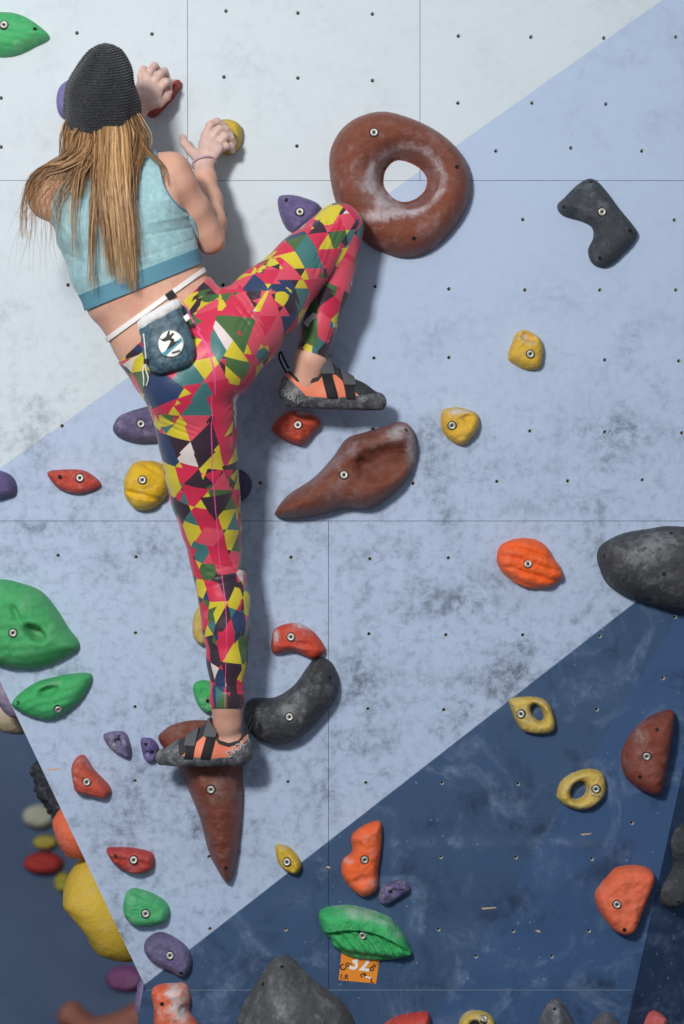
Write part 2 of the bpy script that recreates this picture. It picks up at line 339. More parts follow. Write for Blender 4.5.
def front_frame(cx, cy):
    o = P(cx, cy, 0); return o, np.array([1., 0, 0]), np.array([0, 0, 1.]), np.array([0, -1., 0])
def make_hold(outline, H, mat, label, bolts=(), screws=(), inner=None, R=0.55, pw=2.2, feats=(), noise_a=0.0022, noise_s=34,
              smooth=3, frame=None, chalk=None, step=None, tilt=(0, 0), fn=None, sharp=False, cat='climbing hold', group='climbing holds on the wall', name='climbing_hold'):
    """outline in photo px (front wall) or metres if frame given; feats in the same units relative to the outline"""
    pts = np.array(outline, float)
    poly = catmull(pts, 7) if not sharp else np.array(resample(pts, .8))
    px_units = frame is None
    cx, cy = poly.mean(0)
    if px_units:
        frame = front_frame(cx, cy); conv = lambda a: (np.asarray(a, float)-np.array([cx, cy]))*np.array([S, -S])
    else: conv = lambda a: np.asarray(a, float)
    poly = conv(poly); O, U, Vv, Nn = frame
    inn = conv(catmull(np.array(inner, float), 7)) if inner is not None else None
    ext = (poly.max(0)-poly.min(0)); size = ext.max()
    st = step or max(size/46, .0022)
    poly = resample(poly, st*.9)
    area2 = (poly[:, 0]*np.roll(poly[:, 1], -1)-np.roll(poly[:, 0], -1)*poly[:, 1]).sum()
    if area2 < 0: poly = poly[::-1]
    bd = poly
    if inn is not None: inn = resample(inn, st*.8); bdall = [poly, inn]
    else: bdall = [poly]
    def dist(q):
        d = seg_dist(q, poly)
        if inn is not None: d = np.minimum(d, seg_dist(q, inn))
        return d
    gx = np.arange(poly[:, 0].min(), poly[:, 0].max(), st); gy = np.arange(poly[:, 1].min(), poly[:, 1].max(), st*.87)
    G = np.array([(x+(.5*st if j % 2 else 0), y) for j, y in enumerate(gy) for x in gx])
    G += rng.normal(0, st*.06, G.shape)
    m = inside(G, poly)
    if inn is not None: m &= ~inside(G, inn)
    G = G[m]; dG = dist(G); G = G[dG > st*1.0]
    tg = np.roll(poly, -1, 0)-np.roll(poly, 1, 0); nr = np.stack([-tg[:, 1], tg[:, 0]], 1); nr /= np.maximum(np.linalg.norm(nr, axis=1, keepdims=True), 1e-9)
    ring = poly+nr*st*.45
    ring = ring[inside(ring, poly)]; ring = ring[dist(ring) > st*.35]
    allp = [p for p in bdall]+[ring, G]; nb = sum(len(p) for p in bdall)
    A = np.vstack(allp); edges = []; s0 = 0
    for p in bdall: edges += [(s0+i, s0+(i+1) % len(p)) for i in range(len(p))]; s0 += len(p)
    vs, es, fs, ov, oe, of = delaunay_2d_cdt([Vector(p) for p in A], edges, [], 0, 1e-7)
    v2 = np.array([tuple(v) for v in vs]); fs = np.array([f for f in fs if len(f) == 3])
    cen = v2[fs].mean(1); k = inside(cen, poly)
    if inn is not None: k &= ~inside(cen, inn)
    fs = fs[k]
    a, b, c = v2[fs[:, 0]], v2[fs[:, 1]], v2[fs[:, 2]]
    ar = (b[:, 0]-a[:, 0])*(c[:, 1]-a[:, 1])-(b[:, 1]-a[:, 1])*(c[:, 0]-a[:, 0]); fs[ar < 0] = fs[ar < 0][:, ::-1]
    d = dist(v2); onb = d < st*.05
    Rm = max(d.max()*R, 1e-4) if R < 5 else R
    tt = np.clip(d/Rm, 0, 1); h = H*(1-(1-tt)**pw)**(1/pw)
    cc = v2.mean(0); loc = (v2-cc)/(ext/2)
    h *= np.clip(1+tilt[0]*loc[:, 0]+tilt[1]*loc[:, 1], .15, 2)
    if fn is not None: h = fn(loc[:, 0], loc[:, 1], h, tt)
    nbr_i = np.concatenate([fs[:, 0], fs[:, 1], fs[:, 2], fs[:, 1], fs[:, 2], fs[:, 0]]); nbr_j = np.concatenate([fs[:, 1], fs[:, 2], fs[:, 0], fs[:, 0], fs[:, 1], fs[:, 2]])
    cnt = np.bincount(nbr_i, minlength=len(v2)).astype(float); cnt[cnt == 0] = 1
    edge_w = np.clip(d/(st*2.5), 0, 1)
    for _ in range(smooth):
        av = np.bincount(nbr_i, weights=h[nbr_j], minlength=len(v2))/cnt
        h = np.where(onb, 0, h*(1-.6*edge_w)+av*.6*edge_w)
    def par(a, hh):      # where a point raised hh above the wall sits
        a = np.asarray(a, float); return conv(np.array([342., 512.])+(a-np.array([342., 512.]))*(1-hh/DC)) if px_units else conv(a)
    cf = (lambda a: par(a, H*.85)) ; sc_ = S if px_units else 1.0
    ck = np.zeros(len(v2))
    for f in feats:
        if f[0] == 'arc':
            _, fx, fy, rx, ry, wd, am = f
            q = v2-cf([fx, fy]); e = np.sqrt((q[:, 0]/(rx*sc_))**2+(q[:, 1]/(ry*sc_))**2); ck += am*np.exp(-((e-1)/wd)**2)
        if f[0] in ('dent', 'bump', 'chalk'):
            _, fx, fy, rx, ry, ang, am = f
            q = v2-cf([fx, fy]); ca, sa = math.cos(ang), math.sin(ang)
            e = ((q[:, 0]*ca+q[:, 1]*sa)/(rx*sc_))**2+((-q[:, 0]*sa+q[:, 1]*ca)/(ry*sc_))**2
            w = np.exp(-e*e*.7) if f[0] == 'dent' else np.exp(-e)
            if f[0] == 'dent': h -= np.minimum(am*w, h*.92)
            elif f[0] == 'bump': h += am*w*edge_w
            else: ck += am*w
        elif f[0] == 'groove':
            _, ang, wl, am, wob = f
            q = v2; ca, sa = math.cos(ang), math.sin(ang); x = q[:, 0]*ca+q[:, 1]*sa; y = -q[:, 0]*sa+q[:, 1]*ca
            s_ = np.abs(np.sin(math.pi*(y+wob*np.sin(x*40)+wob*.5*np.sin(x*97+2))/(wl*sc_)))**.7
            h -= am*(1-s_)*np.clip(h/(H*.4), 0, 1)
    if noise_a:
        sd = random.random()*50
        nz = np.array([noise.fractal(Vector((p[0]*noise_s+sd, p[1]*noise_s, sd)), .8, 2.1, 3) for p in v2])
        h += nz*noise_a*edge_w*2
    if chalk is not None: ck += chalk(loc[:, 0], loc[:, 1], tt, h)
    h = np.where(onb, -.0006, np.maximum(h, .0004))
    Lv = np.stack([v2[:, 0], v2[:, 1], h], 1)
    # small outward bulge so that the sides undercut a little
    me = mesh_from(Lv, fs, name); vattr(me, 'chalk', np.clip(ck, 0, 1.2))
    o = link(name, me, mat); Rm4 = Matrix((tuple(U), tuple(Vv), tuple(Nn))).transposed().to_4x4(); Rm4.translation = Vector(O)
    o.matrix_world = Rm4; tag(o, label, cat, group)
    # normals for fittings
    def fit(mesh, nm, p, sink, rad):
        q = par(p, H*.8)
        for _ in range(3):
            dd = ((v2-q)**2).sum(1); w = np.exp(-dd/(2*(rad*.7)**2)); w /= w.sum(); q = par(p, (h*w).sum())
        dd = ((v2-q)**2).sum(1); w = np.exp(-dd/(2*(rad*.7)**2)); w /= w.sum()
        z = (h*w).sum(); x0 = v2-q; A_ = np.stack([x0[:, 0], x0[:, 1], np.ones(len(v2))], 1)*np.sqrt(w)[:, None]
        sol = np.linalg.lstsq(A_, h*np.sqrt(w), rcond=None)[0]; nrm = Vector((-sol[0], -sol[1], 1)).normalized()
        c = link(nm, mesh, None, o, False); c.location = (q[0], q[1], sol[2]+sink)
        c.rotation_euler = nrm.to_track_quat('Z', 'Y').to_euler(); return c
    for b_ in bolts:
        bb = fit(bolt_me, 'bolt', b_, .0008, .008); w_ = link('bolt_well', well_me, None, bb, False); w_.location = (0, 0, 0)
        sk = link('hex_socket', hex_me, None, bb, False)
    for b_ in screws: fit(scr_me, 'screw_hole', b_, .0006, .006)
    return o
Vh, Fh = [], []
for z_ in (.0010,):
    for k in range(6): Vh.append((.0034*math.cos(k*math.pi/3), .0034*math.sin(k*math.pi/3), z_))
hex_me = mesh_from(Vh, [tuple(range(6))], 'hex_socket'); hex_me.materials.append(M_dark)

BROWN, BLACK, YEL, RED, ORG, GRN, PUR = (124, 66, 46), (56, 58, 62), (226, 180, 56), (198, 80, 62), (244, 106, 46), (62, 152, 88), (108, 96, 144)
mb = hold_mat(BROWN, .18, .28, .3, (176, 166, 168)); mk = hold_mat(BLACK, .5, .6, .3, (122, 126, 132)); my = hold_mat(YEL, .3, .5, .25)
mr = hold_mat(RED, .3, .5, .3); mo = hold_mat(ORG, .18, .5, .15); mg = hold_mat(GRN, .22, .5, .25, (175, 195, 185)); mp = hold_mat(PUR, .2, .55, .2, (150, 145, 175))
PI = math.pi
H_ = make_hold
H_([(-26,34),(-14,20),(0,13),(20,15),(38,25),(50,38),(36,47),(16,56),(-4,57),(-22,48)], .05, hold_mat((70,182,110), .15), 'green leaf-shaped hold cut by the top left corner of the wall', [(4,25)], [(35,29)], feats=[('groove', -.15, 7, .0035, .003)], R=.8)
H_([(57,103),(60,90),(70,82),(84,84),(90,100),(84,116),(70,121),(60,116)], .06, hold_mat((126,116,176), .15), 'purple rounded hold peeking out left of the dark beanie', [], [])
H_([(146,112),(150,103),(160,92),(172,84),(180,81),(181,87),(174,98),(165,108),(156,117),(149,117)], .045, hold_mat((170,52,44), .08), 'dark red wedge hold under the climber\'s left hand', [], [(171,82)], sharp=False)
H_([(217,128),(221,121),(232,121),(242,128),(242,143),(234,154),(224,154),(214,146),(213,136)], .05, hold_mat((206,176,60), .2), 'yellow block hold gripped by the climber\'s right hand', [], [], R=.5)
H_([(278,199),(285,195.5),(300,197),(320,206),(316,222),(300,234),(290,232),(284,225),(279,212)], .05, hold_mat((108,96,146), .12), 'purple hold with a bolt just above the raised knee', [(300,212)], [(286.5,200)], feats=[('dent',292,224,6,3,.3,.004)])
# ring
def ringfn(x, y, h, t): return h
H_([(329,164),(335.6,138),(353,120.5),(379,112.5),(404.7,117),(433.7,130),(456,148),(469,170),(470.6,196),(459,222),(440,244),(421,255.6),(401.5,258),(379,251),(360,237),(337,206)],
   .085, hold_mat((126,66,46), .2, .3, .3, (196,180,184)), 'huge brown ring-shaped hold with a chalked hole through it', [(374,132.5)], [(457,167),(414,238.6)],
   inner=[(397,161),(414,165.6),(425.6,177),(424,190),(414,199),(401.5,201),(392,196),(385,186),(386,171)], R=.75, pw=2.0, smooth=5,
   feats=[('dent',406,178,37,34,.3,.034),('arc',407,178,36,33,.13,.62),('chalk',384,196,20,15,-.6,.75),('chalk',376,216,18,8,.3,.6),('chalk',362,176,16,26,0,.28),('chalk',400,215,26,8,0,.5),('chalk',432,170,8,18,0,.35)], noise_a=.0012, noise_s=14, step=.0044)
H_([(557,206),(565,197),(577,185),(588,179),(597,182),(607,193),(618,208),(636,231),(634,242),(624,253),(611,265),(600,268),(591,262),(588,250),(593,238),(592,228),(582,222),(563,216)], .05, hold_mat((60,64,70), .55, .6, .3, (112,118,126)),
   'black chalk-dusted boomerang hold near the upper right', [(602,212)], [(563.6,207),(591,182),(630,230.6),(600,258)], R=.8, noise_a=.001)
H_([(516.5,333),(524,330),(534,334),(541,341),(543,353),(539,368),(526,370),(510,362),(508,355),(511,345)], .045, my, 'small yellow hold with a pocket on top, upper of the two small yellows', [(530.4,354)], [],
   feats=[('dent',528,337,8,4,-.35,.022),('chalk',528,337,10,6,0,.6)], R=.6)
H_([(442,411),(450,408),(460,407.5),(476,413),(479,425),(471,439),(461,445.5),(448,439),(441,427)], .045, my, 'small yellow hold with chalky top edge right of the big brown wedge', [(452,425.6)], [],
   feats=[('dent',467,418,6,3,.2,.012),('chalk',460,411,16,4,0,.7),('bump',470,430,8,8,0,.008)], R=.6)
H_([(113,428),(118,417.5),(128,412),(141,408),(160,404),(180,408),(184,425),(175,438),(160,442),(140,443),(126,440),(116,435)], .05, hold_mat((98,88,126), .25), 'purple oblong hold left of the standing thigh', [(141,424)], [])
H_([(47.5,473),(60,469.6),(82,470),(94,476),(101.5,485),(91,491.6),(74,494),(57,487)], .038, hold_mat((196,74,60), .25), 'small red lens-shaped hold left of the rounded bright yellow hold', [(80,478)], [(60,477)])
H_([(125.5,478),(133,464),(145,460.5),(160,463),(172,474),(169,493),(154,508),(138,510),(127,500),(124,489)], .065, hold_mat((232,186,30), .1), 'rounded bright yellow hold with a lip at its foot, beside the thigh', [(142.5,480)], [],
   feats=[('dent',144,496,20,2.6,-.25,.010),('dent',150,468,14,2,-.5,.005)], R=.65)
H_([(-26,476),(-10,470),(2,471),(12,476),(17,485),(15,495),(2,499),(-15,500)], .045, hold_mat((96,84,130), .1), 'purple hold cut by the left edge of the photo, level with the yellow one', [], [])
H_([(222,485),(227,473),(239,469),(249,476),(252,486),(247,497),(236,502),(226,497)], .045, hold_mat((76,66,104), .1), 'dark purple hold in shadow behind the standing thigh', [], [])
H_([(272,427),(283,415),(298,410),(314,415),(321,424),(313,434),(307,441),(300,445),(286,441),(276,434)], .06, hold_mat((206,78,52), .12), 'red-orange pitted hold directly under the raised shoe', [(298,425)], [(277,428.6)],
   feats=[('dent',288+9*(i%3),418+7*(i//3)+(i%2)*3,2.4,1.5,.5*i,.004) for i in range(9)]+[('chalk',304,412,16,5,0,.6)], R=.6)
H_([(275,512),(288,495),(313,478),(332,458),(346,439),(365,432),(386,426),(400,421.6),(411,427),(417,446),(414,467),(400,488),(383,502),(368,509),(344,509),(320,515),(295,518.5),(279,517)],
   .095, hold_mat((122,66,48), .22, .28, .3, (170,160,162)), 'long brown wedge hold with a scooped hollow below the raised shoe', [(344,475)], [(406,430)],
   feats=[('dent',385,463,26,15,.35,.04),('dent',362,463,4.5,4.5,0,.010),('chalk',396,432,14,12,0,.8),('chalk',412,452,7,22,.1,.8),('chalk',338,460,8,40,-.85,.5),('chalk',390,468,14,8,.3,.3),('bump',352,455,40,5,.75,.008)], R=.65, smooth=5, noise_s=16, step=.0042)
H_([(497,553),(502,544),(516,538.6),(532,538.6),(545,545),(553,557),(562,571),(559,581),(545,588),(526,588),(509,579),(498,566)], .055, hold_mat((252,104,36), .1, .45, .05), 'bright orange hold with wavy ridges, alone on the pale wall', [(528,564)], [],
   feats=[('groove', -.25, 10.5, .009, .002),('chalk',512,580,14,5,.6,.4)], R=.55, step=.0024)
H_([(597,553),(604,542.6),(624,533),(650,528.5),(670,526),(700,530),(725,548),(732,572),(720,598),(698,613),(672,611),(650,605),(624,596),(607,584),(599,567)], .125, hold_mat((62,63,66), .55, .6, .2, (128,131,134)),
   'large black dome hold cut by the right edge, chalked grey on top', [], [(604,556),(671,533),(664,574)], R=.75, feats=[('chalk',650,552,34,18,.2,.85)], smooth=5, noise_a=.001, step=.0042)
for pts, hole, bolt, lab in [
  ([(510,699),(526,696.5),(541,698),(550,706),(555,724),(548,733),(527,732.5),(518,725),(511,709)], [(534,704),(541,709),(543.5,718),(539,720.5),(533,715),(530.5,708)], (521,714), 'cream-yellow ring hold with tilted hole, nearer the diagonal paint line'),
  ([(556.6,793),(561,781),(574,772),(591,768.6),(603,774),(605,791),(597,803),(582,809.5),(567,806),(558,799)], [(581,781),(586,787),(583.5,795),(575,799),(570,794),(573,785)], (596,789), 'cream-yellow oval ring hold left of the brown half-moon hold')]:
    cxy = np.mean(hole, 0)
    H_(pts, .04, hold_mat((216,186,92), .5, .5, .2, (200,198,184)), lab, [bolt], [], inner=hole, R=.8, feats=[('chalk',cxy[0],cxy[1],13,13,0,.5)], step=.0024, smooth=2)
H_([(671,709.6),(673,717),(670,745),(665,772),(660,792),(653,794.7),(637,788),(625,776),(620.5,757),(627,739),(640,723),(656.5,713)], .07, hold_mat((130,64,48), .25, .4, .3, (160,140,138)), 'brown half-moon hold at the right edge of the navy paint', [(646.7,756.4)], [(657,729.6),(640,777)],
   R=.7, fn=lambda x, y, h, t: h*(1+.25*x), feats=[('chalk',640,742,10,18,0,.6)])
H_([(373,821.5),(381,822),(382,835),(381,850),(378,870),(377,888),(364,896),(352,889),(344,879),(341,870),(343,859),(352,851),(351,837),(359,828)], .05, hold_mat((250,108,48), .16, .5, .1), 'tall bright orange lobed hold on the navy paint above the shell', [(364.7,859.7)], [],
   feats=[('dent',356,847,6,5,.6,.010),('dent',362,880,8,4,.3,.008),('chalk',348,862,6,4,0,.7),('chalk',374,884,5,8,0,.5),('chalk',352,884,5,4,0,.5)], R=.6)
H_([(276,846),(282,844),(291,848),(300,859),(301,867),(295,873.5),(284,868.6),(277,859)], .04, hold_mat((220,182,56), .15, .5, .5), 'small yellow teardrop hold beside the diagonal paint line', [(287,862)], [], feats=[('chalk',283,848,5,3,0,.5)])
H_([(379,901),(381,889),(393,881),(405,881),(410,889),(398,898),(387,904)], .03, hold_mat((104,94,140), .45, .5, .4), 'small knobbly purple foothold beside the tall orange hold', [], [(390,891),(401,888)], feats=[('bump',387,895,4,4,0,.008),('bump',401,887,4,4,0,.008),('dent',394,891,3,3,0,.008)])
# shell
def shell(x, y, h, t):
    a = np.clip((y+.55*x*x-.24+.3*x)*9, -1, 1)         # +1 on the smooth band on top
    rid = np.abs(np.sin((x*1.0+.45*y+.25*x*x)*15))**.8
    step2 = 1/(1+np.exp(-(y+.62+.25*x)*22))
    return h*np.where(a > 0, 1.0, .80-.18*step2*0)*(1-.0*t) - (a < 0)*(1-rid)*.010*np.clip(t*2, 0, 1) - (1-step2)*h*.35
H_([(319,912),(326.5,907),(341,905),(357,906),(386,915),(397,925),(404,934),(409,945),(411,954),(393,959),(371,959.5),(349,956),(334,946),(330,938),(324,932),(320,922)], .07, hold_mat((62,184,106), .12, .5, .1, (165,200,180)),
   'green scallop-shell hold with ribbed underside above the orange tag', [(362.5,935.5)], [], R=.5, fn=shell, smooth=1, feats=[('chalk',362,914,34,8,-.18,.9),('chalk',395,932,16,8,-.7,.6)], step=.0022)
H_([(234,1040),(238,1018),(245,1000),(259,978),(271,961),(282,955.5),(294,959.5),(311.6,978),(337.6,997),(351,1013),(358,1040),(350,1075),(290,1085),(240,1070)], .13, hold_mat((84,85,88), .5, .6, .2, (140,143,146)),
   'large grey cone hold at the bottom edge, left of the tag', [], [(282,966),(263,984)], R=.9, pw=1.5, feats=[('chalk',283,1000,22,30,.3,.55)], smooth=4, step=.0045)
H_([(382,1026),(395,1016.5),(413,1012.5),(428,1012),(430,1025),(424,1040),(400,1042),(384,1036)], .05, hold_mat((206,72,62), .2), 'red hold just showing at the bottom edge, left of the yellow ring', [], [], R=.6)
H_([(458,1026),(464,1013.5),(475,1010),(488,1013),(495,1023),(492,1038),(476,1046),(461,1040)], .04, hold_mat((222,192,92), .4, .5, .3), 'yellow ring hold cut off by the bottom edge between red and grey holds', [(484,1019)], [], inner=[(470,1022),(475,1019),(479,1024),(477,1032),(471,1031)], step=.0024)
H_([(535,1034),(541,1015),(547,1003),(555,997.5),(563,1003),(570,1015),(577,1032),(572,1052),(556,1060),(540,1050)], .09, hold_mat((90,92,98), .45, .6, .2, (150,153,158)), 'narrow grey cone hold at the bottom edge, left of two beside it', [], [(554,1007)], R=.9, pw=1.6, feats=[('chalk',557,1016,9,12,0,.6)])
H_([(588,1032),(593,1020),(601,1013),(610,1013),(619,1023),(622,1038),(606,1050),(592,1045)], .06, hold_mat((90,92,98), .45, .6, .2, (140,143,150)), 'low grey dome hold at the bottom edge, right of the narrow cone', [], [], R=.9, pw=1.7)
H_([(595,892),(601,883),(608,875),(617,867),(637,865),(651,870),(653.5,880),(648,894),(643,907),(638,920),(634,929),(625,934),(613,929),(601,914),(595.5,902)], .06, hold_mat((242,116,80), .15, .5, .08, (240,170,150)), 'large coral rounded-triangle hold near the lower right', [(617,904.5)], [(624.5,930)],
   R=.5, pw=2.6, feats=[('dent',638,886,9,9,0,.003),('bump',638,886,6,6,0,.004),('chalk',606,890,6,14,.5,.4),('dent',638,885,4,2,.8,.004)])
H_([(-30,625),(-22,598),(-2,580),(21,583),(42,591.6),(57,609),(69,628),(80,645),(65,657),(39,667),(14,668),(-8,662),(-24,648)], .09, hold_mat((72,172,104), .22, .5, .3, (150,180,160)), 'largest green leaf hold, on the left edge above the smaller leaf', [(13,633)], [],
   feats=[('dent',35,633,10,5.5,-.65,.055),('dent',16,613,2.5,9,.45,.018),('groove', .15, 10, .0035, .004),('chalk',33,632,14,9,-.5,.5),('chalk',20,600,26,12,0,.25)], R=.7, smooth=4)
H_([(12,703),(21,692),(38.6,681),(54,677),(67,674),(89.5,673),(92,681),(82,699),(67,712),(50,720),(28,715),(16,708)], .055, hold_mat((66,178,104), .2, .5, .3, (160,190,170)), 'slim green leaf hold with a pocket, below the largest green one', [(58,709)], [(18,703)],
   feats=[('dent',48,691.5,9,4.5,.3,.03),('groove', .35, 8, .003, .003),('chalk',48,686,16,5,.3,.5)], R=.7)
H_([(103.5,735),(109,732),(116,731),(126,733),(131,745),(131,757),(124,757),(114,751),(107,744)], .032, hold_mat((116,106,146), .5, .5, .3), 'small knobbly purple foothold left of its twin beside the toe', [], [(119,737)], feats=[('bump',112,738,4,4,0,.01),('bump',126,745,4,6,0,.01),('dent',118,742,3,3,0,.01)])
H_([(141,739),(147,737.5),(153,739),(159,747),(158,756),(153,762),(145.5,760),(142,750)], .03, hold_mat((108,94,150), .4, .5, .3), 'small knobbly purple foothold touching the tip of the shoe', [], [(146,744),(152,752)], feats=[('bump',150,745,4,4,0,.008),('dent',148,754,3,3,0,.008)])
H_([(72,766),(77,757),(85,755.5),(95,770),(109,784.6),(111,792),(105,798),(90,795.5),(77,791.6),(73,780)], .05, hold_mat((198,82,62), .3), 'red chipped triangular hold near the left arris', [(86.7,782)], [(106,792)], feats=[('chalk',93,765,4,12,.7,1.0),('groove', -.2, 9, .003, .003)], R=.6)
H_([(193,690),(196,682),(205,680),(215,684),(220,697),(216,710),(207,713),(198,705)], .035, hold_mat((62,176,98), .2), 'green hold half hidden behind the standing ankle', [], [(208,701)])
H_([(195,612),(202,605),(212,608),(216,624),(212,640),(203,645.5),(194,638),(192.5,625)], .04, hold_mat((206,176,92), .4), 'dull yellow hold mostly hidden behind the standing calf', [], [])
H_([(272,636),(277,627),(297,622.7),(313,631),(325,647),(322,655),(313,659),(303,655),(291,651),(273,653)], .045, hold_mat((206,72,48), .15), 'orange-red arched hold above the black crescent', [(291,637)], [(318,655)],
   feats=[('chalk',276,636,4,10,0,.8),('chalk',302,625,20,4,-.3,.8),('bump',297,647,24,3,-.1,.006),('dent',303,645,10,3,-.2,.006)], R=.6)
H_([(307,667),(313,660),(322,657),(333,664),(339,681),(336,697),(326,712),(305,734),(285,744),(264,742),(249,731),(244,714),(251,699),(275,697),(294,685)], .09, hold_mat((56,58,61), .55, .5, .2, (130,134,138)), 'big black crescent hold right of the standing ankle', [(289.5,717)], [(330,678)],
   R=.9, feats=[('chalk',292,706,20,14,.5,.75)], smooth=5, noise_a=.001)
H_([(158,738),(164,730),(174,724),(194,720),(216,722),(234,733),(242,752),(243,780),(243,805),(239,848),(234,874),(229,882),(224,880),(211,857),(205,838),(200,818),(190,793),(180,770),(166,752)], .085, hold_mat((124,64,46), .2, .28, .3, (170,156,152)),
   'tall brown tusk-shaped hold the standing foot rests on', [(211,789.5)], [(226,868)], fn=lambda x, y, h, t: h*(.50+.62/(1+np.exp((y-.36)*16))), R=.9, pw=2.0, smooth=4, feats=[('chalk',218,785,7,14,.2,.5),('chalk',176,735,14,8,0,.2)], step=.0042)
H_([(107,848),(118,847),(132,847.5),(152,852.5),(154.5,864),(149,871),(133,873),(118,866),(110,857)], .045, hold_mat((186,60,52), .12), 'dark red tapered hold below the red chipped one', [(133.7,860)], [(116,856)], feats=[('groove', -.1, 8, .0025, .002)], R=.55)
H_([(123.6,903),(126,893),(132,888),(140,888.6),(155,894),(166,902),(170,910),(166,920.5),(151,925.7),(134,924.6),(125,915)], .05, hold_mat((76,180,116), .2, .5, .4), 'small green rounded hold above the grey-purple oval', [(145.7,913.7)], [], feats=[('dent',148,899,18,2,-.35,.008),('chalk',140,893,14,3,-.2,.4)], R=.6)
H_([(144,948),(148,937.5),(161,931.6),(178,939),(190,951),(191.5,966),(183,976),(168.4,969.5),(151,960)], .042, hold_mat((108,100,138), .25), 'grey-purple oval hold on the lower tip of the pale wall', [(170,955.5)], [(181,973)], R=.6)
H_([(151.6,991),(158,984.6),(172,983),(186,983.6),(191,997),(189.5,1011),(199,1026),(198,1045),(175,1052),(156,1044),(154,1024),(154,1008)], .06, hold_mat((238,106,62), .4, .5, .1, (224,214,212)), 'orange and white blocky hold at the bottom left of the navy paint', [], [(162,1004)],
   feats=[('chalk',178,1004,12,24,.3,1.1),('bump',176,992,9,6,0,.012),('dent',184,1012,5,6,0,.014)], R=.5)
# ---- holds on the right-hand facet
def facet_frame(px, py):
    # point on the facet plane seen at (px,py)
    camp = np.array([0, -DC, CZ]); q = P(px, py, 0); dr = q-camp; p0 = facet_pt(900, 0)
    tt = ((p0-camp)@FN)/(dr@FN); O = camp+dr*tt
    U = np.array([.8, .6, 0]); Vv = np.cross(FN, U); 
    if Vv[2] < 0: Vv = -Vv
    return O, U, Vv, np.cross(U, Vv) if np.cross(U, Vv)@FN > 0 else FN
ff = facet_frame(676, 864)
H_([(-.012,.098),(-.028,.065),(-.020,.03),(-.012,-.005),(-.045,-.06),(-.045,-.1),(-.015,-.11),(.04,-.08),(.09,-.05),(.10,.02),(.08,.09),(.03,.11)], .06, hold_mat((58,60,66), .4, .6, .2, (120,124,132)), 'black two-lobed hold on the dark facet at the right edge', [], [(.0,.07),(-.03,-.085)], frame=ff, R=.7, step=.005)
ff = facet_frame(651, 1030)
H_([(-.03,.02),(-.012,.05),(.014,.05),(.034,.025),(.036,-.03),(0,-.05),(-.03,-.03)], .045, hold_mat((206,92,92), .25), 'pinkish red hold at the bottom edge on the dark facet', [], [(.005,.035)], frame=ff, R=.7)
# ---- holds on the left return, seen edge-on past the arris
eU = np.array([.4291, 0, -.9032]); eN = np.array([-.9032, 0, -.4291]); eV = np.array([0, 1., 0])
if np.dot(np.cross(eU, eV), eN) < 0: eV = -eV
def side_frame(py, dep): o = Pb(xl(py), py, dep); return o, eU, eV, eN
def ell(a, b, n=14, sq=1.0): return [(a*math.cos(2*PI*k/n), b*math.sin(2*PI*k/n)) for k in range(n)]
def yb(x, y, h, t):
    pr = np.interp(x, [-1, -.75, -.35, -.05, .25, .6, .85, 1], [.45, .8, 1.0, .84, .80, .82, .62, .4]); return h*pr
H_(ell(.165, .14), .135, hold_mat((220,184,60), .12, .5, .12), 'big bulging yellow hold hanging off the left arris', [], [], frame=side_frame(915, .16), R=.85, pw=2.6, fn=yb, noise_s=8, noise_a=.003, group='climbing holds around the left arris', step=.006)
H_(ell(.075, .07), .06, hold_mat((236,112,74), .15), 'orange dome hold on the left arris above the big yellow one', [], [], frame=side_frame(836, .09), R=.9, group='climbing holds around the left arris')
H_(ell(.11, .07), .10, hold_mat((44,48,56), .3), 'black lumpy hold behind the left arris, blurred', [], [], frame=side_frame(800, .35), R=.7, noise_a=.008, group='climbing holds around the left arris')
H_(ell(.08, .10), .115, hold_mat((206,188,156), .4), 'cream rounded hold behind the left arris under the green leaves', [], [], frame=side_frame(712, .28), R=.9, group='climbing holds around the left arris')
H_(ell(.07, .06), .04, hold_mat((150,134,164), .4), 'pale lilac hold at the left arris above the cream one', [], [], frame=side_frame(696, .08), R=.9, group='climbing holds around the left arris')
o_ = Pb(141.5, 1004, .08)
H_(ell(.055, .05), .022, hold_mat((132,118,160), .3), 'lilac hold on the left arris at the very bottom', [], [], frame=(o_, np.array([-.168, 0, -.986]), np.array([0, -1., 0]) , np.array([-.986, 0, .168])), R=.9, group='climbing holds around the left arris')
# ---- holds on the far wall, out of focus
def far_frame(px, py):
    camp = np.array([0, -DC, CZ]); q = P(px, py, 0); dr = q-camp; n = np.array([0, -1, .1333]); n /= np.linalg.norm(n)
    p0 = np.array([0, 2.6, 0]); O = camp+dr*(((p0-camp)@n)/(dr@n)); U = np.array([1., 0, 0]); return O, U, np.cross(n, U), n
GF = 'climbing holds on the far wall'
H_(ell(.07, .05), .08, hold_mat((196,196,176), .3), 'out-of-focus pale grey hold on the far wall', [], [], frame=far_frame(40, 816), group=GF)
H_(ell(.05, .03), .06, hold_mat((196,180,70), .2), 'out-of-focus mustard hold just below the pale grey one', [], [], frame=far_frame(46, 842), group=GF)
H_(ell(.08, .045), .08, hold_mat((190,54,50), .05), 'out-of-focus red hold on the far wall', [], [], frame=far_frame(44, 863), group=GF)
H_(ell(.035, .04), .05, hold_mat((186,180,60), .1), 'out-of-focus olive-yellow hold right of the red one', [], [], frame=far_frame(63, 882), group=GF)
H_([(-.16,.03),(-.10,.06),(-.02,0),(.09,.03),(.2,.09),(.22,-.02),(.16,-.16),(-.02,-.15),(-.10,-.06),(-.16,-.03)], .09, hold_mat((176,112,92), .15), 'out-of-focus brown forked hold at the foot of the far wall', [], [], frame=far_frame(100, 1016), group=GF)
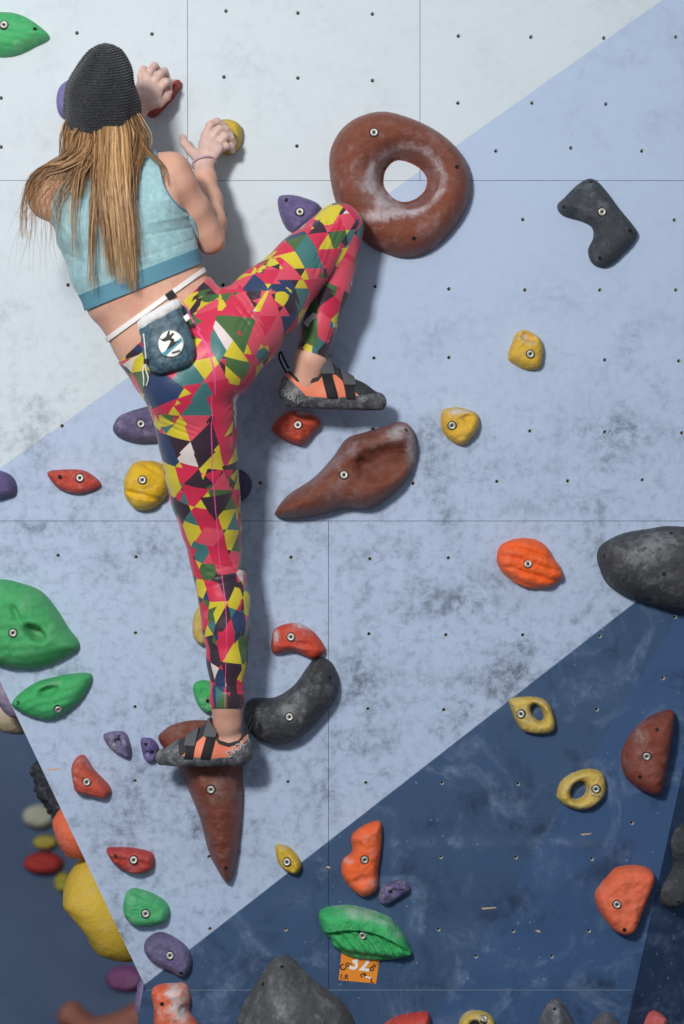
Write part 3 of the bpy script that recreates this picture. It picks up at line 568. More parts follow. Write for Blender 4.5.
H_(ell(.08, .05), .07, hold_mat((148,84,140), .15), 'out-of-focus magenta hold above the brown forked one', [], [], frame=far_frame(126, 978), group=GF)

# ---- orange route tag
tagm = NT('tag_card'); tagm.set(color=C(236, 142, 36), rough=.6)
q = [P(341.5,952,.0012), P(380,956,.0012), P(376,983.6,.0012), P(338.7,980,.0012)]; qb = [p+np.array([0, .001, 0]) for p in q]
tg = link('route_tag', mesh_from(q+qb, [(3,2,1,0),(4,5,6,7),(0,1,5,4),(1,2,6,5),(2,3,7,6),(3,0,4,7)]), tagm.m, None, False)
tag(tg, 'orange card tag numbered 32 under the green shell hold', 'tag')
M_white = simple('white_ink', C(240, 238, 232), .6); M_black = simple('black_ink', C(20, 20, 22), .6)
def text_mesh(txt, size, extr=.0003):
    cu = bpy.data.curves.new('txt', 'FONT'); cu.body = txt; cu.size = size; cu.extrude = extr; cu.align_x = 'CENTER'; cu.align_y = 'CENTER'; cu.offset = size*.02
    o = bpy.data.objects.new('txt', cu); COL.objects.link(o); dg = bpy.context.evaluated_depsgraph_get()
    me = bpy.data.meshes.new_from_object(o.evaluated_get(dg)); bpy.data.objects.remove(o); me.name = 'lettering'; return me
o = link('number', text_mesh('32', .056), M_white, tg, False); o.location = P(359.5, 963.5, .0018); o.rotation_euler = (PI/2, math.radians(7), 0)
for i, (x, y, tx, sz, a) in enumerate([(345.5,965.5,'Co.',.022,-40),(344,977,'1.R',.018,5),(363,974.5,'ra',.02,-25),(373,966.5,'ov.',.022,-50),(372,980.5,'L',.018,8)]):
    o = link('pen_mark', text_mesh(tx, sz), M_black, tg, False); o.location = P(x, y, .0018); o.rotation_euler = (PI/2, math.radians(a), 0)
o = link('pen_mark', text_mesh('~', .03), M_white, tg, False); o.location = P(368.5, 977, .0018); o.rotation_euler = (PI/2, math.radians(7), 0)

# ------------------------------------------------------------------ the climber: distance-field modelling
class Field:
    def __init__(s, lo, hi, h):
        s.h = h; s.lo = np.array(lo, np.float32); n = np.ceil((np.array(hi)-s.lo)/h).astype(int)+1
        s.f = np.full(n, 1.0, np.float32); s.ax = [s.lo[k]+np.arange(n[k], dtype=np.float32)*h for k in range(3)]
    def sub(s, lo, hi):
        i0 = np.clip(((np.array(lo)-s.lo)/s.h).astype(int), 0, None); i1 = np.clip(((np.array(hi)-s.lo)/s.h).astype(int)+2, 0, s.f.shape)
        sl = tuple(slice(a, max(b, a)) for a, b in zip(i0, i1))
        return sl, s.ax[0][sl[0]][:, None, None], s.ax[1][sl[1]][None, :, None], s.ax[2][sl[2]][None, None, :]
    def add(s, prim, k=0.01, mode='union'):
        a, b, ra, rb, side = prim
        a = np.array(a, float); b = np.array(b, float)
        ra = (ra, ra) if np.isscalar(ra) else ra; rb = (rb, rb) if np.isscalar(rb) else rb
        R = max(*ra, *rb); pad = R+k+3*s.h
        sl, X, Y, Z = s.sub(np.minimum(a, b)-pad, np.maximum(a, b)+pad)
        if 0 in s.f[sl].shape: return
        d = prim_dist(X, Y, Z, a, b, ra, rb, side)
        f = s.f[sl]
        if mode == 'union':
            hh = np.clip(.5+.5*(d-f)/k, 0, 1); s.f[sl] = f*hh+d*(1-hh)-k*hh*(1-hh)
            s.f[sl] = np.where(f > .9, d, s.f[sl])
        else:
            d = -d; hh = np.clip(.5-.5*(d-f)/k, 0, 1); s.f[sl] = np.where(f > .9, f, f*hh+d*(1-hh)+k*hh*(1-hh))
    def sample(s, p):
        q = (np.asarray(p)-s.lo)/s.h; i = np.clip(np.round(q).astype(int), 0, np.array(s.f.shape)-1); return s.f[i[..., 0], i[..., 1], i[..., 2]]
    def mesh(s):
        f = s.f; ins = f < 0
        c = ins[:-1, :-1, :-1].astype(np.uint8)
        for dx, dy, dz in [(1,0,0),(0,1,0),(1,1,0),(0,0,1),(1,0,1),(0,1,1),(1,1,1)]:
            c += ins[dx:f.shape[0]-1+dx, dy:f.shape[1]-1+dy, dz:f.shape[2]-1+dz]
        act = np.argwhere((c > 0) & (c < 8)); idm = np.full(c.shape, -1, np.int32); idm[tuple(act.T)] = np.arange(len(act))
        corners = [(0,0,0),(1,0,0),(0,1,0),(1,1,0),(0,0,1),(1,0,1),(0,1,1),(1,1,1)]
        vals = [f[act[:, 0]+a, act[:, 1]+b, act[:, 2]+cc] for a, b, cc in corners]
        acc = np.zeros((len(act), 3)); cnt = np.zeros(len(act))
        for i in range(8):
            for j in range(i+1, 8):
                dd = np.array(corners[j])-np.array(corners[i])
                if np.abs(dd).sum() != 1: continue
                m = (vals[i] < 0) != (vals[j] < 0); t_ = np.where(m, vals[i]/np.where(m, vals[i]-vals[j], 1), 0)
                acc += m[:, None]*(np.array(corners[i])+t_[:, None]*dd); cnt += m
        V = s.lo+(act+acc/cnt[:, None])*s.h; quads = []
        for axis in range(3):
            sh = [slice(1, -1)]*3; n = f.shape
            a_ = [slice(1, n[k]-1) for k in range(3)]; b_ = list(a_); a_[axis] = slice(0, n[axis]-1); b_[axis] = slice(1, n[axis])
            A_, B_ = ins[tuple(a_)], ins[tuple(b_)]; e = np.argwhere(A_ != B_); flip = A_[tuple(e.T)]
            base = e.copy()
            for k in range(3):
                if k != axis: base[:, k] += 1
            u, v = [(1, 2), (2, 0), (0, 1)][axis]; q = []
            for du, dv in [(-1, -1), (0, -1), (0, 0), (-1, 0)]:
                p = base.copy(); p[:, u] += du; p[:, v] += dv; q.append(idm[p[:, 0], p[:, 1], p[:, 2]])
            q = np.stack(q, 1); q[~flip] = q[~flip][:, ::-1]; quads.append(q)
        Q = np.vstack(quads); Q = Q[(Q >= 0).all(1)]
        return V, Q
def prim_dist(X, Y, Z, a, b, ra, rb, side):
    ab = b-a; L = float(np.linalg.norm(ab)); u = ab/L if L > 1e-6 else np.array([0, 0, 1.]); 
    qx, qy, qz = X-a[0], Y-a[1], Z-a[2]
    al = qx*u[0]+qy*u[1]+qz*u[2]; t_ = np.clip(al/max(L, 1e-6), 0, 1) if L > 1e-6 else al*0
    r1 = ra[0]+(rb[0]-ra[0])*t_
    if ra[0] == ra[1] and rb[0] == rb[1]:
        ex, ey, ez = qx-t_*ab[0], qy-t_*ab[1], qz-t_*ab[2]
        return (np.sqrt(ex*ex+ey*ey+ez*ez)-r1).astype(np.float32)
    r2 = ra[1]+(rb[1]-ra[1])*t_
    sd = np.array(side if side is not None else (1, 0, 0), float); sd = sd-u*(sd@u); sd /= np.linalg.norm(sd); fr = np.cross(u, sd)
    s_ = qx*sd[0]+qy*sd[1]+qz*sd[2]; f_ = qx*fr[0]+qy*fr[1]+qz*fr[2]; e = al-t_*L
    mn = np.minimum(r1, r2)
    return ((np.sqrt((s_/r1)**2+(f_/r2)**2+(e/mn)**2)-1)*mn).astype(np.float32)
def chain(pts, k=None):    # pts: (px,py,d,rs,rf?)
    out = []
    for p, q in zip(pts[:-1], pts[1:]):
        ra = (p[3], p[4]) if len(p) > 4 else p[3]; rb = (q[3], q[4]) if len(q) > 4 else q[3]
        if not np.isscalar(ra) or not np.isscalar(rb):
            ra = (ra, ra) if np.isscalar(ra) else ra; rb = (rb, rb) if np.isscalar(rb) else rb
        out.append((P(*p[:3]), P(*q[:3]), ra, rb, None))
    return out
SIDE = np.array([178, 0, 70.])/np.linalg.norm([178, 0, 70.])
def wside(ch, s): return [(a, b, ra, rb, s) for a, b, ra, rb, _ in ch]

torso = wside(chain([(112,176,.305,.080,.060),(118,196,.305,.130,.088),(124,228,.300,.156,.100),(134,262,.295,.150,.098),(142,286,.290,.142,.092),(156,306,.285,.134,.086),(168,324,.282,.142,.094),(186,352,.280,.150,.105)]), SIDE)
shoulders = [(P(112,180,.31), P(170,174,.320), .055, .054, None), (P(112,182,.31), P(50,199,.315), .055, .050, None),
             (P(158,210,.345), P(166,190,.345), .045, .04, None), (P(80,225,.345), P(66,205,.345), .045, .04, None)]
def legs(off):
    L = chain([(186,378,.285,.112+off),(194,409,.275,.100+off),(197.5,438,.258,.093+off),(201,469,.232,.0885+off),(205.5,497,.208,.083+off),(211,526,.186,.072+off),(215.5,556,.168,.0625+off),(219.5,575,.163,.0605+off),(224,600,.165,.0615+off),(226.5,627,.166,.0575+off),(227,660,.165,.048+off),(227,700,.165,.0395+off),(227.5,722,.152,.0385+off)])
    Rr = chain([(216,352,.285,.108+off),(240,330,.275,.100+off),(268,302,.255,.088+off),(304,263,.205,.072+off),(338,227,.155,.060+off)])
    Rs = chain([(340,229,.152,.058+off),(336,255,.150,.056+off),(329,288,.158,.053+off),(319,325,.154,.043+off),(311,360,.143,.0395+off),(307,380,.135,.0385+off)])
    cheeks = [(P(182,385,.33), P(190,368,.325), .086+off, .080+off, None), (P(220,362,.325), P(226,350,.32), .088+off, .082+off, None)]
    return L, Rr, Rs, cheeks
fingR = [
 [(205,136,.088,.0098),(210,125,.090,.0092),(217,121.5,.078,.0084),(224,125,.064,.0076)],
 [(211,139,.092,.0098),(219,129,.096,.0094),(226,129,.084,.0086),(231,134,.070,.0076)],
 [(216,145,.092,.0096),(225,136.5,.096,.0092),(231,138,.082,.0084),(234,143,.068,.0074)],
 [(218,151,.088,.0090),(226,146,.090,.0084),(231,147,.077,.0076),(233,151,.064,.0068)],
 [(198,158,.092,.0125),(190,150,.082,.0115),(184.5,143,.066,.0105),(183,138,.050,.009)]]
fingL = [
 [(141,86,.092,.0090),(141,76,.098,.0086),(143.5,69,.086,.0078),(146,70,.070,.0068)],
 [(147,83,.094,.0096),(150,71,.102,.0092),(154.5,65.5,.088,.0084),(158,69,.068,.0074)],
 [(153.5,84,.094,.0098),(160,74,.102,.0094),(164.5,71,.086,.0086),(167,76,.066,.0076)],
 [(159,89,.092,.0098),(166,82,.096,.0092),(169.5,82,.080,.0084),(169,88,.062,.0076)],
 [(150,104,.096,.0125),(159,103,.088,.0115),(166,97,.074,.0105),(169,92,.062,.009)]]
def add_body(F):
    for p in torso: F.add(p, .02)
    for p in shoulders: F.add(p, .035)
    L, Rr, Rs, ck = legs(-.005)
    for p in L+Rr+Rs: F.add(p, .02)
    for p in ck: F.add(p, .03)
    F.add((P(197,392,.430), P(214,350,.430), .014, .012, None), .03, 'cut')
    # arms
    for p in chain([(171,175,.325,.050),(177,186,.322,.048),(193,208,.290,.040),(205,230,.250,.036),(210,239,.232,.034)]): F.add(p, .010)
    for p in chain([(210,240,.230,.033),(211,222,.200,.036),(208.5,200,.165,.033),(205,178,.130,.026),(203.5,166,.112,.0235,.021)]): F.add(p, .018)
    for p in chain([(50,197,.318,.050),(64,186,.27,.045),(74,170,.18,.038),(79,160,.12,.034)]): F.add(p, .02)
    for p in chain([(79,160,.12,.035),(98,143,.11,.038),(120,125,.10,.029),(136,113,.098,.0235,.021)]): F.add(p, .018)
    # palms
    for a, b, sd in [((203.5,165,.110), (211,146,.096), (15,0,9.)), ((137,112,.098), (150,90,.098), (20,0,-8.))]:
        F.add((P(*a), P(*b), (.022, .018), (.035, .0155), np.array(sd)), .012)
    for fs, kn in ((fingR, (207,152,.100)), (fingL, (145,98,.098))):
        for fg in fs:
            F.add((P(*kn), P(*fg[0][:3]), .014, fg[0][3]+.001, None), .010)
            for p in chain([tuple(list(q[:3])+[q[3]+.0006]) for q in fg]): F.add(p, .005)
    # neck, head, face turned to the wall and a little upward
    F.add((P(113,180,.315), P(106,140,.300), .062, .055, None), .03)
    F.add((P(103,118,.275), P(104,88,.275), (.074, .088), (.072, .085), (1, 0, 0)), .01)
    F.add((P(103,126,.235), P(103,112,.220), .050, .058, None), .02)
    F.add((P(103,112,.160), P(103,104,.163), .012, .007, None), .012)
    F.add((P(103,121,.178), P(103,121,.176), .017, .015, None), .01)
    # feet inside the shoes
    for sh in SHOES:
        F.add((sh['an0'], sh['an1'], sh['r0'], sh['r1'], None), .02)
        F.add((shoe_pt(sh, .20, .22, 0), shoe_pt(sh, .55, .14, 0), .033, .026, None), .02)
        F.add((shoe_pt(sh, .55, .14, 0), shoe_pt(sh, .88, .10, 0), .026, .016, None), .02)
        F.add((shoe_pt(sh, .10, .17, 0), shoe_pt(sh, .2, .24, 0), .024, .03, None), .015)
def shoe_pt(sh, l, h, w): return sh['o']+sh['L']*l*sh['len']+sh['up']*h*sh['len']+sh['w']*w*sh['len']
SHOES = []
for heel, toe, an in [((251,767,.135), (155,766,.125), [(227,700,.165),(229,722,.150),(228,742,.135)]), ((281,409,.132), (387,412,.092), [(311,358,.145),(305,374,.136),(302,389,.124)])]:
    o0 = P(*heel); t0 = P(*toe); Lv = t0-o0; ln = np.linalg.norm(Lv); Lv = Lv/ln; up = np.array([0, 0, 1.])-Lv*Lv[2]; up /= np.linalg.norm(up)
    SHOES.append(dict(o=o0, L=Lv, up=up, w=np.cross(Lv, up), len=ln, an0=P(*an[0]), an1=P(*an[2]), r0=.0355, r1=.0255))

def vnormals(V, F):
    n = np.zeros_like(V); a, b, c = V[F[:, 0]], V[F[:, 1]], V[F[:, 2]]; fn = np.cross(b-a, V[F[:, -1]]-a) if F.shape[1] == 4 else np.cross(b-a, c-a)
    for k in range(F.shape[1]):
        for j in range(3): n[:, j] += np.bincount(F[:, k], weights=fn[:, j], minlength=len(V))
    return n/np.maximum(np.linalg.norm(n, axis=1, keepdims=True), 1e-12)
def tris(Q): return np.vstack([Q[:, [0, 1, 2]], Q[:, [0, 2, 3]]]) if Q.shape[1] == 4 else Q
def clip(V, T, N, fv):     # keep fv>0, cutting triangles on the level line
    pos = fv > 0; k = pos[T].sum(1); keep = T[k == 3]; newV, newN = [], []; base = len(V); cache = {}; out = []
    def cut(i, j):
        key = (i, j) if i < j else (j, i)
        if key not in cache:
            t_ = fv[i]/(fv[i]-fv[j]); newV.append(V[i]+t_*(V[j]-V[i])); newN.append(N[i]+t_*(N[j]-N[i])); cache[key] = base+len(newV)-1
        return cache[key]
    for t_ in T[(k > 0) & (k < 3)]:
        s = [int(x) for x in t_]
        if pos[s].sum() == 1:
            while not pos[s[0]]: s = s[1:]+s[:1]
            out.append((s[0], cut(s[0], s[1]), cut(s[0], s[2])))
        else:
            while pos[s[0]]: s = s[1:]+s[:1]
            a_, b_ = cut(s[0], s[1]), cut(s[0], s[2]); out += [(a_, s[1], s[2]), (a_, s[2], b_)]
    if newV: V = np.vstack([V, newV]); N = np.vstack([N, newN])
    T = np.vstack([keep, np.array(out, int).reshape(-1, 3)]); used = np.unique(T); mp_ = np.full(len(V), -1); mp_[used] = np.arange(len(used))
    return V[used], mp_[T], N[used]
def solidify(V, T, N, off, th):   # outer skin at +off, inner at off-th, with rim
    Vo = V+N*off; Vi = V+N*(off-th); n = len(V)
    e = np.vstack([T[:, [0, 1]], T[:, [1, 2]], T[:, [2, 0]]]); key = np.sort(e, 1); _, inv, cnt = np.unique(key, axis=0, return_inverse=True, return_counts=True); inv = inv.ravel()
    be = e[cnt[inv] == 1]
    rim = np.vstack([np.stack([be[:, 1], be[:, 0], be[:, 0]+n], 1), np.stack([be[:, 1], be[:, 0]+n, be[:, 1]+n], 1)])
    return np.vstack([Vo, Vi]), np.vstack([T, T[:, ::-1]+n, rim])
def smoothV(V, F, it=2, lam=.5):
    e = np.vstack([F[:, [k, (k+1) % F.shape[1]]] for k in range(F.shape[1])]); i = np.r_[e[:, 0], e[:, 1]]; j = np.r_[e[:, 1], e[:, 0]]
    c = np.maximum(np.bincount(i, minlength=len(V)), 1)
    for _ in range(it):
        V = V+lam*(np.stack([np.bincount(i, weights=V[j, k], minlength=len(V))/c for k in range(3)], 1)-V)
    return V

def plink_split(name, Vs, Ts, mat, parent):
    lab = np.arange(len(Vs))
    while True:
        m = lab[Ts].min(1); new = lab.copy()
        for k in range(3): np.minimum.at(new, Ts[:, k], m)
        new = new[new]
        if (new == lab).all(): break
        lab = new
    first = None
    for c_ in np.unique(lab[Ts[:, 0]]):
        ft = Ts[lab[Ts[:, 0]] == c_]
        if len(ft) < 60: continue
        used = np.unique(ft); mp_ = np.full(len(Vs), -1); mp_[used] = np.arange(len(used))
        o = plink(name, mesh_from(Vs[used], mp_[ft]), mat, parent)
        if first is None or Vs[used][:, 1].min() < first[1]: first = (o, Vs[used][:, 1].min())
    return first[0]
person = empty('person', tuple(P(200, 768, .13)))
tag(person, 'climber seen from behind in charcoal beanie, aqua crop top and colourful geometric-print leggings', 'person')
person.location = (0, 0, 0)
def plink(name, me, mat, parent=None, smooth=True): return link(name, me, mat, parent or person, smooth)

BF = Field(P(22, 775, .02)*np.array([1, 0, 1])+np.array([-.02, -.47, -.02]), np.array([P(395, 0, .1)[0], -.01, P(0, 40, .1)[2]]), .0032)
add_body(BF)
Vb, Qb = BF.mesh(); Vb = smoothV(Vb, Qb, 1, .4)
# hue of skin
t = NT('skin'); o_ = t.obj(); n1 = t.noise(o_, 14, 4, .6); n2 = t.noise(o_, 120, 3, .6)
att = t.node('ShaderNodeAttribute', attribute_name='hand').outputs['Fac']
c = t.mix(t.step(n1, .35, .7), C(218, 172, 150), C(206, 152, 132)); c = t.mix(t.math('MULTIPLY', att, .55), c, C(205, 182, 178))
c = t.mix(t.math('MULTIPLY', t.math('MULTIPLY', att, t.step(n2, .4, .8)), .3), c, C(228, 224, 222))
t.set(color=c, rough=.5, sss=.06, spec=.35); t.b.inputs['Subsurface Radius'].default_value = (.01, .004, .002); t.bump(n2, .0006)
M_skin = t.m
me = mesh_from(Vb, Qb, 'body')
bx, by = W2P(Vb); hand = np.clip(np.maximum(1-seg_dist(np.stack([bx, by], 1), np.array([[196,150],[228,136]], float), False)/26, 1-seg_dist(np.stack([bx, by], 1), np.array([[148,92],[160,76]], float), False)/26)*2.2, 0, 1)*(Vb[:, 1] > -.16)
vattr(me, 'hand', hand); body = plink('body', me, M_skin)
# eyes
Vs_, Fs_ = lathe([(.0001+.011*math.sin(a), .011*math.cos(a)) for a in np.linspace(0, PI, 9)], 12)
M_eye = simple('eye', C(225, 222, 215), .2)
for sx in (-1, 1):
    o = plink('eye', mesh_from(np.array(Vs_)+P(103+sx*13, 106, .182), Fs_, 'eye'), M_eye)

# ---- leggings
L, Rr, Rs, ck = legs(0.0)
LF = Field(np.array([P(100, 0, .2)[0], -.47, P(0, 715, .1)[2]]), np.array([P(372, 0, .05)[0], -.03, P(0, 196, .1)[2]]), .0036)
for p in wside(chain([(142,286,.290,.147,.097),(156,306,.285,.139,.091),(168,324,.282,.147,.099),(186,352,.280,.153,.108)]), SIDE): LF.add(p, .02)
for p in L+Rr: LF.add(p, .02)
for p in ck: LF.add(p, .035)
for p in Rs: LF.add(p, .012)
LF.add((P(197,392,.437), P(214,350,.437), .010, .008, None), .03, 'cut')
Vl, Ql = LF.mesh(); Vl = smoothV(Vl, Ql, 1, .5); Tl = tris(Ql); Nl = vnormals(Vl, Ql)
px_, py_ = W2P(Vl)
# creases: knee back, crotch, waist
def crease(V, N, x0, y0, x1, y1, w, am, n=3, gap=6):
    qx, qy = W2P(V); pts = np.stack([qx, qy], 1); a = np.array([x0, y0], float); b = np.array([x1, y1], float); nn_ = np.array([-(b-a)[1], (b-a)[0]]); nn_ /= np.linalg.norm(nn_)
    dis = np.zeros(len(V))
    for k in range(n):
        o_ = nn_*gap*(k-(n-1)/2); d = seg_dist(pts, np.array([a+o_, b+o_]), False); dis += np.exp(-(d/w)**2)
    return V-N*(am*dis)[:, None]
for args in [(322,262,336,222,1.8,.0028,3,6),(318,276,330,240,1.6,.0025,2,6),(232,292,262,330,1.8,.002,3,7),(160,418,196,432,1.3,.0016,3,5),(206,580,240,570,1.6,.0013,3,7),(204,566,222,574,1.4,.0013,2,7),(210,690,242,688,1.4,.001,2,6),(240,330,256,300,1.6,.002,2,6),(228,410,240,396,1.6,.0016,2,5)]:
    Vl = crease(Vl, Nl, *args)
def line_f(V, x0, y0, x1, y1):    # signed distance (px) below the line, in the photo's wall plane
    qx, qy = W2P(V); a = np.array([x0, y0], float); d = np.array([x1-x0, y1-y0], float); d /= np.linalg.norm(d); return -((qx-a[0])*d[1]-(qy-a[1])*d[0])
Vl2, Tl2, Nl2 = clip(Vl, Tl, Nl, line_f(Vl, 120, 361, 210, 276)+ .0)
qx, qy = W2P(Vl2); Vl2, Tl2, Nl2 = clip(Vl2, Tl2, Nl2, 708.5-qy)
qx, qy = W2P(Vl2); Vl2, Tl2, Nl2 = clip(Vl2, Tl2, Nl2, np.where((qx > 270) & (qy > 310), 363.5+(qx-310)*.05-qy, 5.))
Vls, Tls = solidify(Vl2, Tl2, Nl2, 0, .0022)
# uv per corner from the nearest limb chain
def chain_uv(Pts, ch, v0, rad):
    best = np.full(len(Pts), 9.); uu = np.zeros(len(Pts)); vv = np.zeros(len(Pts)); s0 = v0
    for (a, b, ra, rb, _) in ch:
        ab = b-a; Ln = np.linalg.norm(ab); u = ab/Ln; q = Pts-a; t_ = np.clip(q@u/Ln, 0, 1); pr = a+t_[:, None]*ab; dv = Pts-pr
        rr = (ra if np.isscalar(ra) else ra[0])*(1-t_)+(rb if np.isscalar(rb) else rb[0])*t_; dn = np.linalg.norm(dv, axis=1)-rr
        fr = np.array([0, -1., 0]); fr = fr-u*(fr@u); fr /= np.linalg.norm(fr); sd = np.cross(u, fr)
        m = dn < best-1e-9; best[m] = dn[m]; uu[m] = (np.arctan2(dv@sd, dv@fr)*rad)[m]; vv[m] = (s0+(q@u))[m]; s0 += Ln
    return best, uu, vv
pel = chain([(150,300,.285,.14),(168,330,.282,.147),(184,368,.283,.13),(186,378,.285,.112)])
cenl = Vls[Tls].mean(1)
bL = chain_uv(cenl, pel+L, 0, .078)[0]; bR = chain_uv(cenl, Rr, 0, .078)[0]; bS = chain_uv(cenl, Rs, 0, .05)[0]
which = np.argmin(np.stack([bL-.004, bR, bS]), 0)
corner = Vls[Tls].reshape(-1, 3); wc = np.repeat(which, 3); uv = np.zeros((len(corner), 2))
for k, (ch, rd, off) in enumerate([(pel+L, .078, 0), (Rr, .085, 3.0), (Rs, .06, 7.0)]):
    _, u_, v_ = chain_uv(corner, ch, 0, rd); _, uc, vc = chain_uv(cenl, ch, 0, rd); m = wc == k
    ucr = np.repeat(uc, 3); per = 2*PI*rd; u_ = ucr+((u_-ucr+per/2) % per)-per/2     # keep a triangle on one side of the wrap
    uv[m, 0] = u_[m]; uv[m, 1] = v_[m]+off
me = mesh_from(Vls, Tls, 'leggings'); ul = me.uv_layers.new(name='cloth'); ul.data.foreach_set('uv', uv.astype(np.float32).ravel())
t = NT('leggings_print'); uvn = t.node('ShaderNodeUVMap', uv_map='cloth').outputs[0]
PAL = [(0.0, (204,46,78)), (.26, (58,42,54)), (.42, (210,192,54)), (.60, (216,78,98)), (.72, (72,104,62)), (.81, (66,116,116)), (.90, (46,62,98)), (.972, (222,208,204))]
def tri_layer(size, ang, offs):
    mp1 = t.node('ShaderNodeMapping', {'Vector': uvn, 'Rotation': (0, 0, ang), 'Scale': (1/size, 1/size, 1), 'Location': (offs, offs*1.7, 0)})
    s_ = t.node('ShaderNodeSeparateXYZ', {0: mp1.outputs[0]}); x, y = s_.outputs[0], s_.outputs[1]
    a = t.math('FLOOR', y); b = t.math('FLOOR', t.math('ADD', t.math('MULTIPLY', x, .866), t.math('MULTIPLY', y, .5))); c_ = t.math('FLOOR', t.math('SUBTRACT', t.math('MULTIPLY', x, .93), t.math('MULTIPLY', y, .42)))
    cv = t.node('ShaderNodeCombineXYZ', {0: a, 1: b, 2: c_}); wn = t.node('ShaderNodeTexWhiteNoise', {'Vector': cv.outputs[0]}, noise_dimensions='3D'); 
    v2_ = t.node('ShaderNodeVectorMath', {0: cv.outputs[0], 1: (7.3, 3.1, 9.7)}, operation='ADD'); wn2 = t.node('ShaderNodeTexWhiteNoise', {'Vector': v2_.outputs[0]}, noise_dimensions='3D')
    rp = t.n.new('ShaderNodeValToRGB'); rp.color_ramp.interpolation = 'CONSTANT'; el = rp.color_ramp.elements
    el[0].position = 0; el[0].color = C(*PAL[0][1]); el[1].position = PAL[1][0]; el[1].color = C(*PAL[1][1])
    for p_, c2 in PAL[2:]: e = el.new(p_); e.color = C(*c2)
    t.l.new(wn.outputs[0], rp.inputs[0]); return rp.outputs[0], wn2.outputs[0]
c1, r1 = tri_layer(.052, .35, 3.3); c2, r2 = tri_layer(.076, 1.25, 11.7); c3, r3 = tri_layer(.033, .95, 5.1)
col = t.mix(t.math('GREATER_THAN', r2, .62), c1, c2); col = t.mix(t.math('GREATER_THAN', r1, .84), col, c3)
sepu = t.node('ShaderNodeSeparateXYZ', {0: uvn}); seam = t.math('LESS_THAN', t.math('ABSOLUTE', t.math('ADD', t.math('MULTIPLY_ADD', sepu.outputs[1], -.055, .052), sepu.outputs[0])), .0011)
inL = t.math('LESS_THAN', sepu.outputs[1], 2.5); col = t.mix(t.math('MULTIPLY', seam, inL), col, C(232, 84, 150))
t.set(color=col, rough=.42, spec=.35, sheen=.15); t.bump(t.noise(t.obj(), 30, 4, .6), .003, .5); M_leg = t.m
plink('leggings', me, M_leg)
# hems with bright stitching
M_hem = simple('hem_stitch_yellow', C(220, 190, 60), .6); M_hem2 = simple('hem_stitch_pink', C(214, 52, 130), .6)

# ---- crop top
TF_in = prim_union = None
def torso_only(Pts):
    X, Y, Z = Pts[:, 0], Pts[:, 1], Pts[:, 2]; d = np.full(len(Pts), 9.)
    for a, b, ra, rb, s in torso:
        d = np.minimum(d, prim_dist(X, Y, Z, a, b, ra, rb, s))
    return d
Nb = vnormals(Vb, Qb); Tb = tris(Qb)
qx, qy = W2P(Vb); box = (qy > 140) & (qy < 385) & (qx < 235)
mt = box[Tb].all(1); used = np.unique(Tb[mt]); mp_ = np.full(len(Vb), -1); mp_[used] = np.arange(len(used)); Vt, Nt, Tt = Vb[used], Nb[used], mp_[Tb[mt]]
def pxf(V, poly): qx, qy = W2P(V); return sdist(np.stack([qx, qy], 1), poly)
top_poly = catmull([(84,176),(100,166),(118,160),(134,152),(153,148),(158,158),(161,170),(167,191),(177,205),(188,213),(206,236),(212,262),(205,262),(80,314),(60,316),(20,250),(44,236),(52,217),(52,203),(58,190),(70,182)], 5)
f = np.minimum(pxf(Vt, top_poly), (np.interp(W2P(Vt)[0], [40, 58, 170, 190], [.012, .05, .05, .012])-torso_only(Vt))/.0025)
f = np.minimum(f, -line_f(Vt, 85, 311, 197, 265.5))
Vc, Tc, Nc = clip(Vt, Tt, Nt, f)
Vc = smoothV(Vc, Tc, 0)
fold = np.zeros(len(Vc)); qx, qy = W2P(Vc)
for (x0, y0, x1, y1, w, am) in [(118,240,189,228,1.6,.0022),(130,262,192,240,1.3,.0016),(150,222,186,216,2,-.002),(170,212,190,222,1.5,.002),(60,250,84,262,2,.0018),(140,205,168,200,2.2,-.0015),(150,262,186,250,1.2,-.0012)]:
    d = seg_dist(np.stack([qx, qy], 1), np.array([[x0, y0], [x1, y1]], float), False); fold += am*np.exp(-(d/w)**2)
Vs, Ts = solidify(Vc-Nc*fold[:, None], Tc, Nc, .0038, .0030)
t = NT('top_fabric'); n1 = t.noise(t.obj(), 260, 2, .5); t.set(color=t.mix(t.step(t.noise(t.obj(), 60, 4, .7), .4, .7), C(142, 180, 186), C(163, 200, 204)), rough=.75, sheen=.2); t.bump(n1, .0008); M_top = t.m
crop = plink('crop_top', mesh_from(Vs, Ts, 'crop_top'), M_top)
band_f = np.minimum(f, line_f(Vt, 74, 296.5, 191, 250.5))
Vc, Tc, Nc = clip(Vt, Tt, Nt, band_f); Vs, Ts = solidify(Vc, Tc, Nc, .0056, .003)
M_band = simple('top_band_fabric', C(88, 140, 160), .7, 0, 220, .0008)
plink('waist_band', mesh_from(Vs, Ts, 'band'), M_band, crop)
ap = catmull([(153,148),(158,158),(161,170),(167,191),(177,205),(188,213)], 5, False); d = seg_dist(np.stack(W2P(Vt), 1), ap, False)
Vc, Tc, Nc = clip(Vt, Tt, Nt, np.minimum(np.minimum(f, 1.3-d), 3)); Vs, Ts = solidify(Vc, Tc, Nc, .0052, .003)
plink('arm_binding', mesh_from(Vs, Ts, 'binding'), M_band, crop)

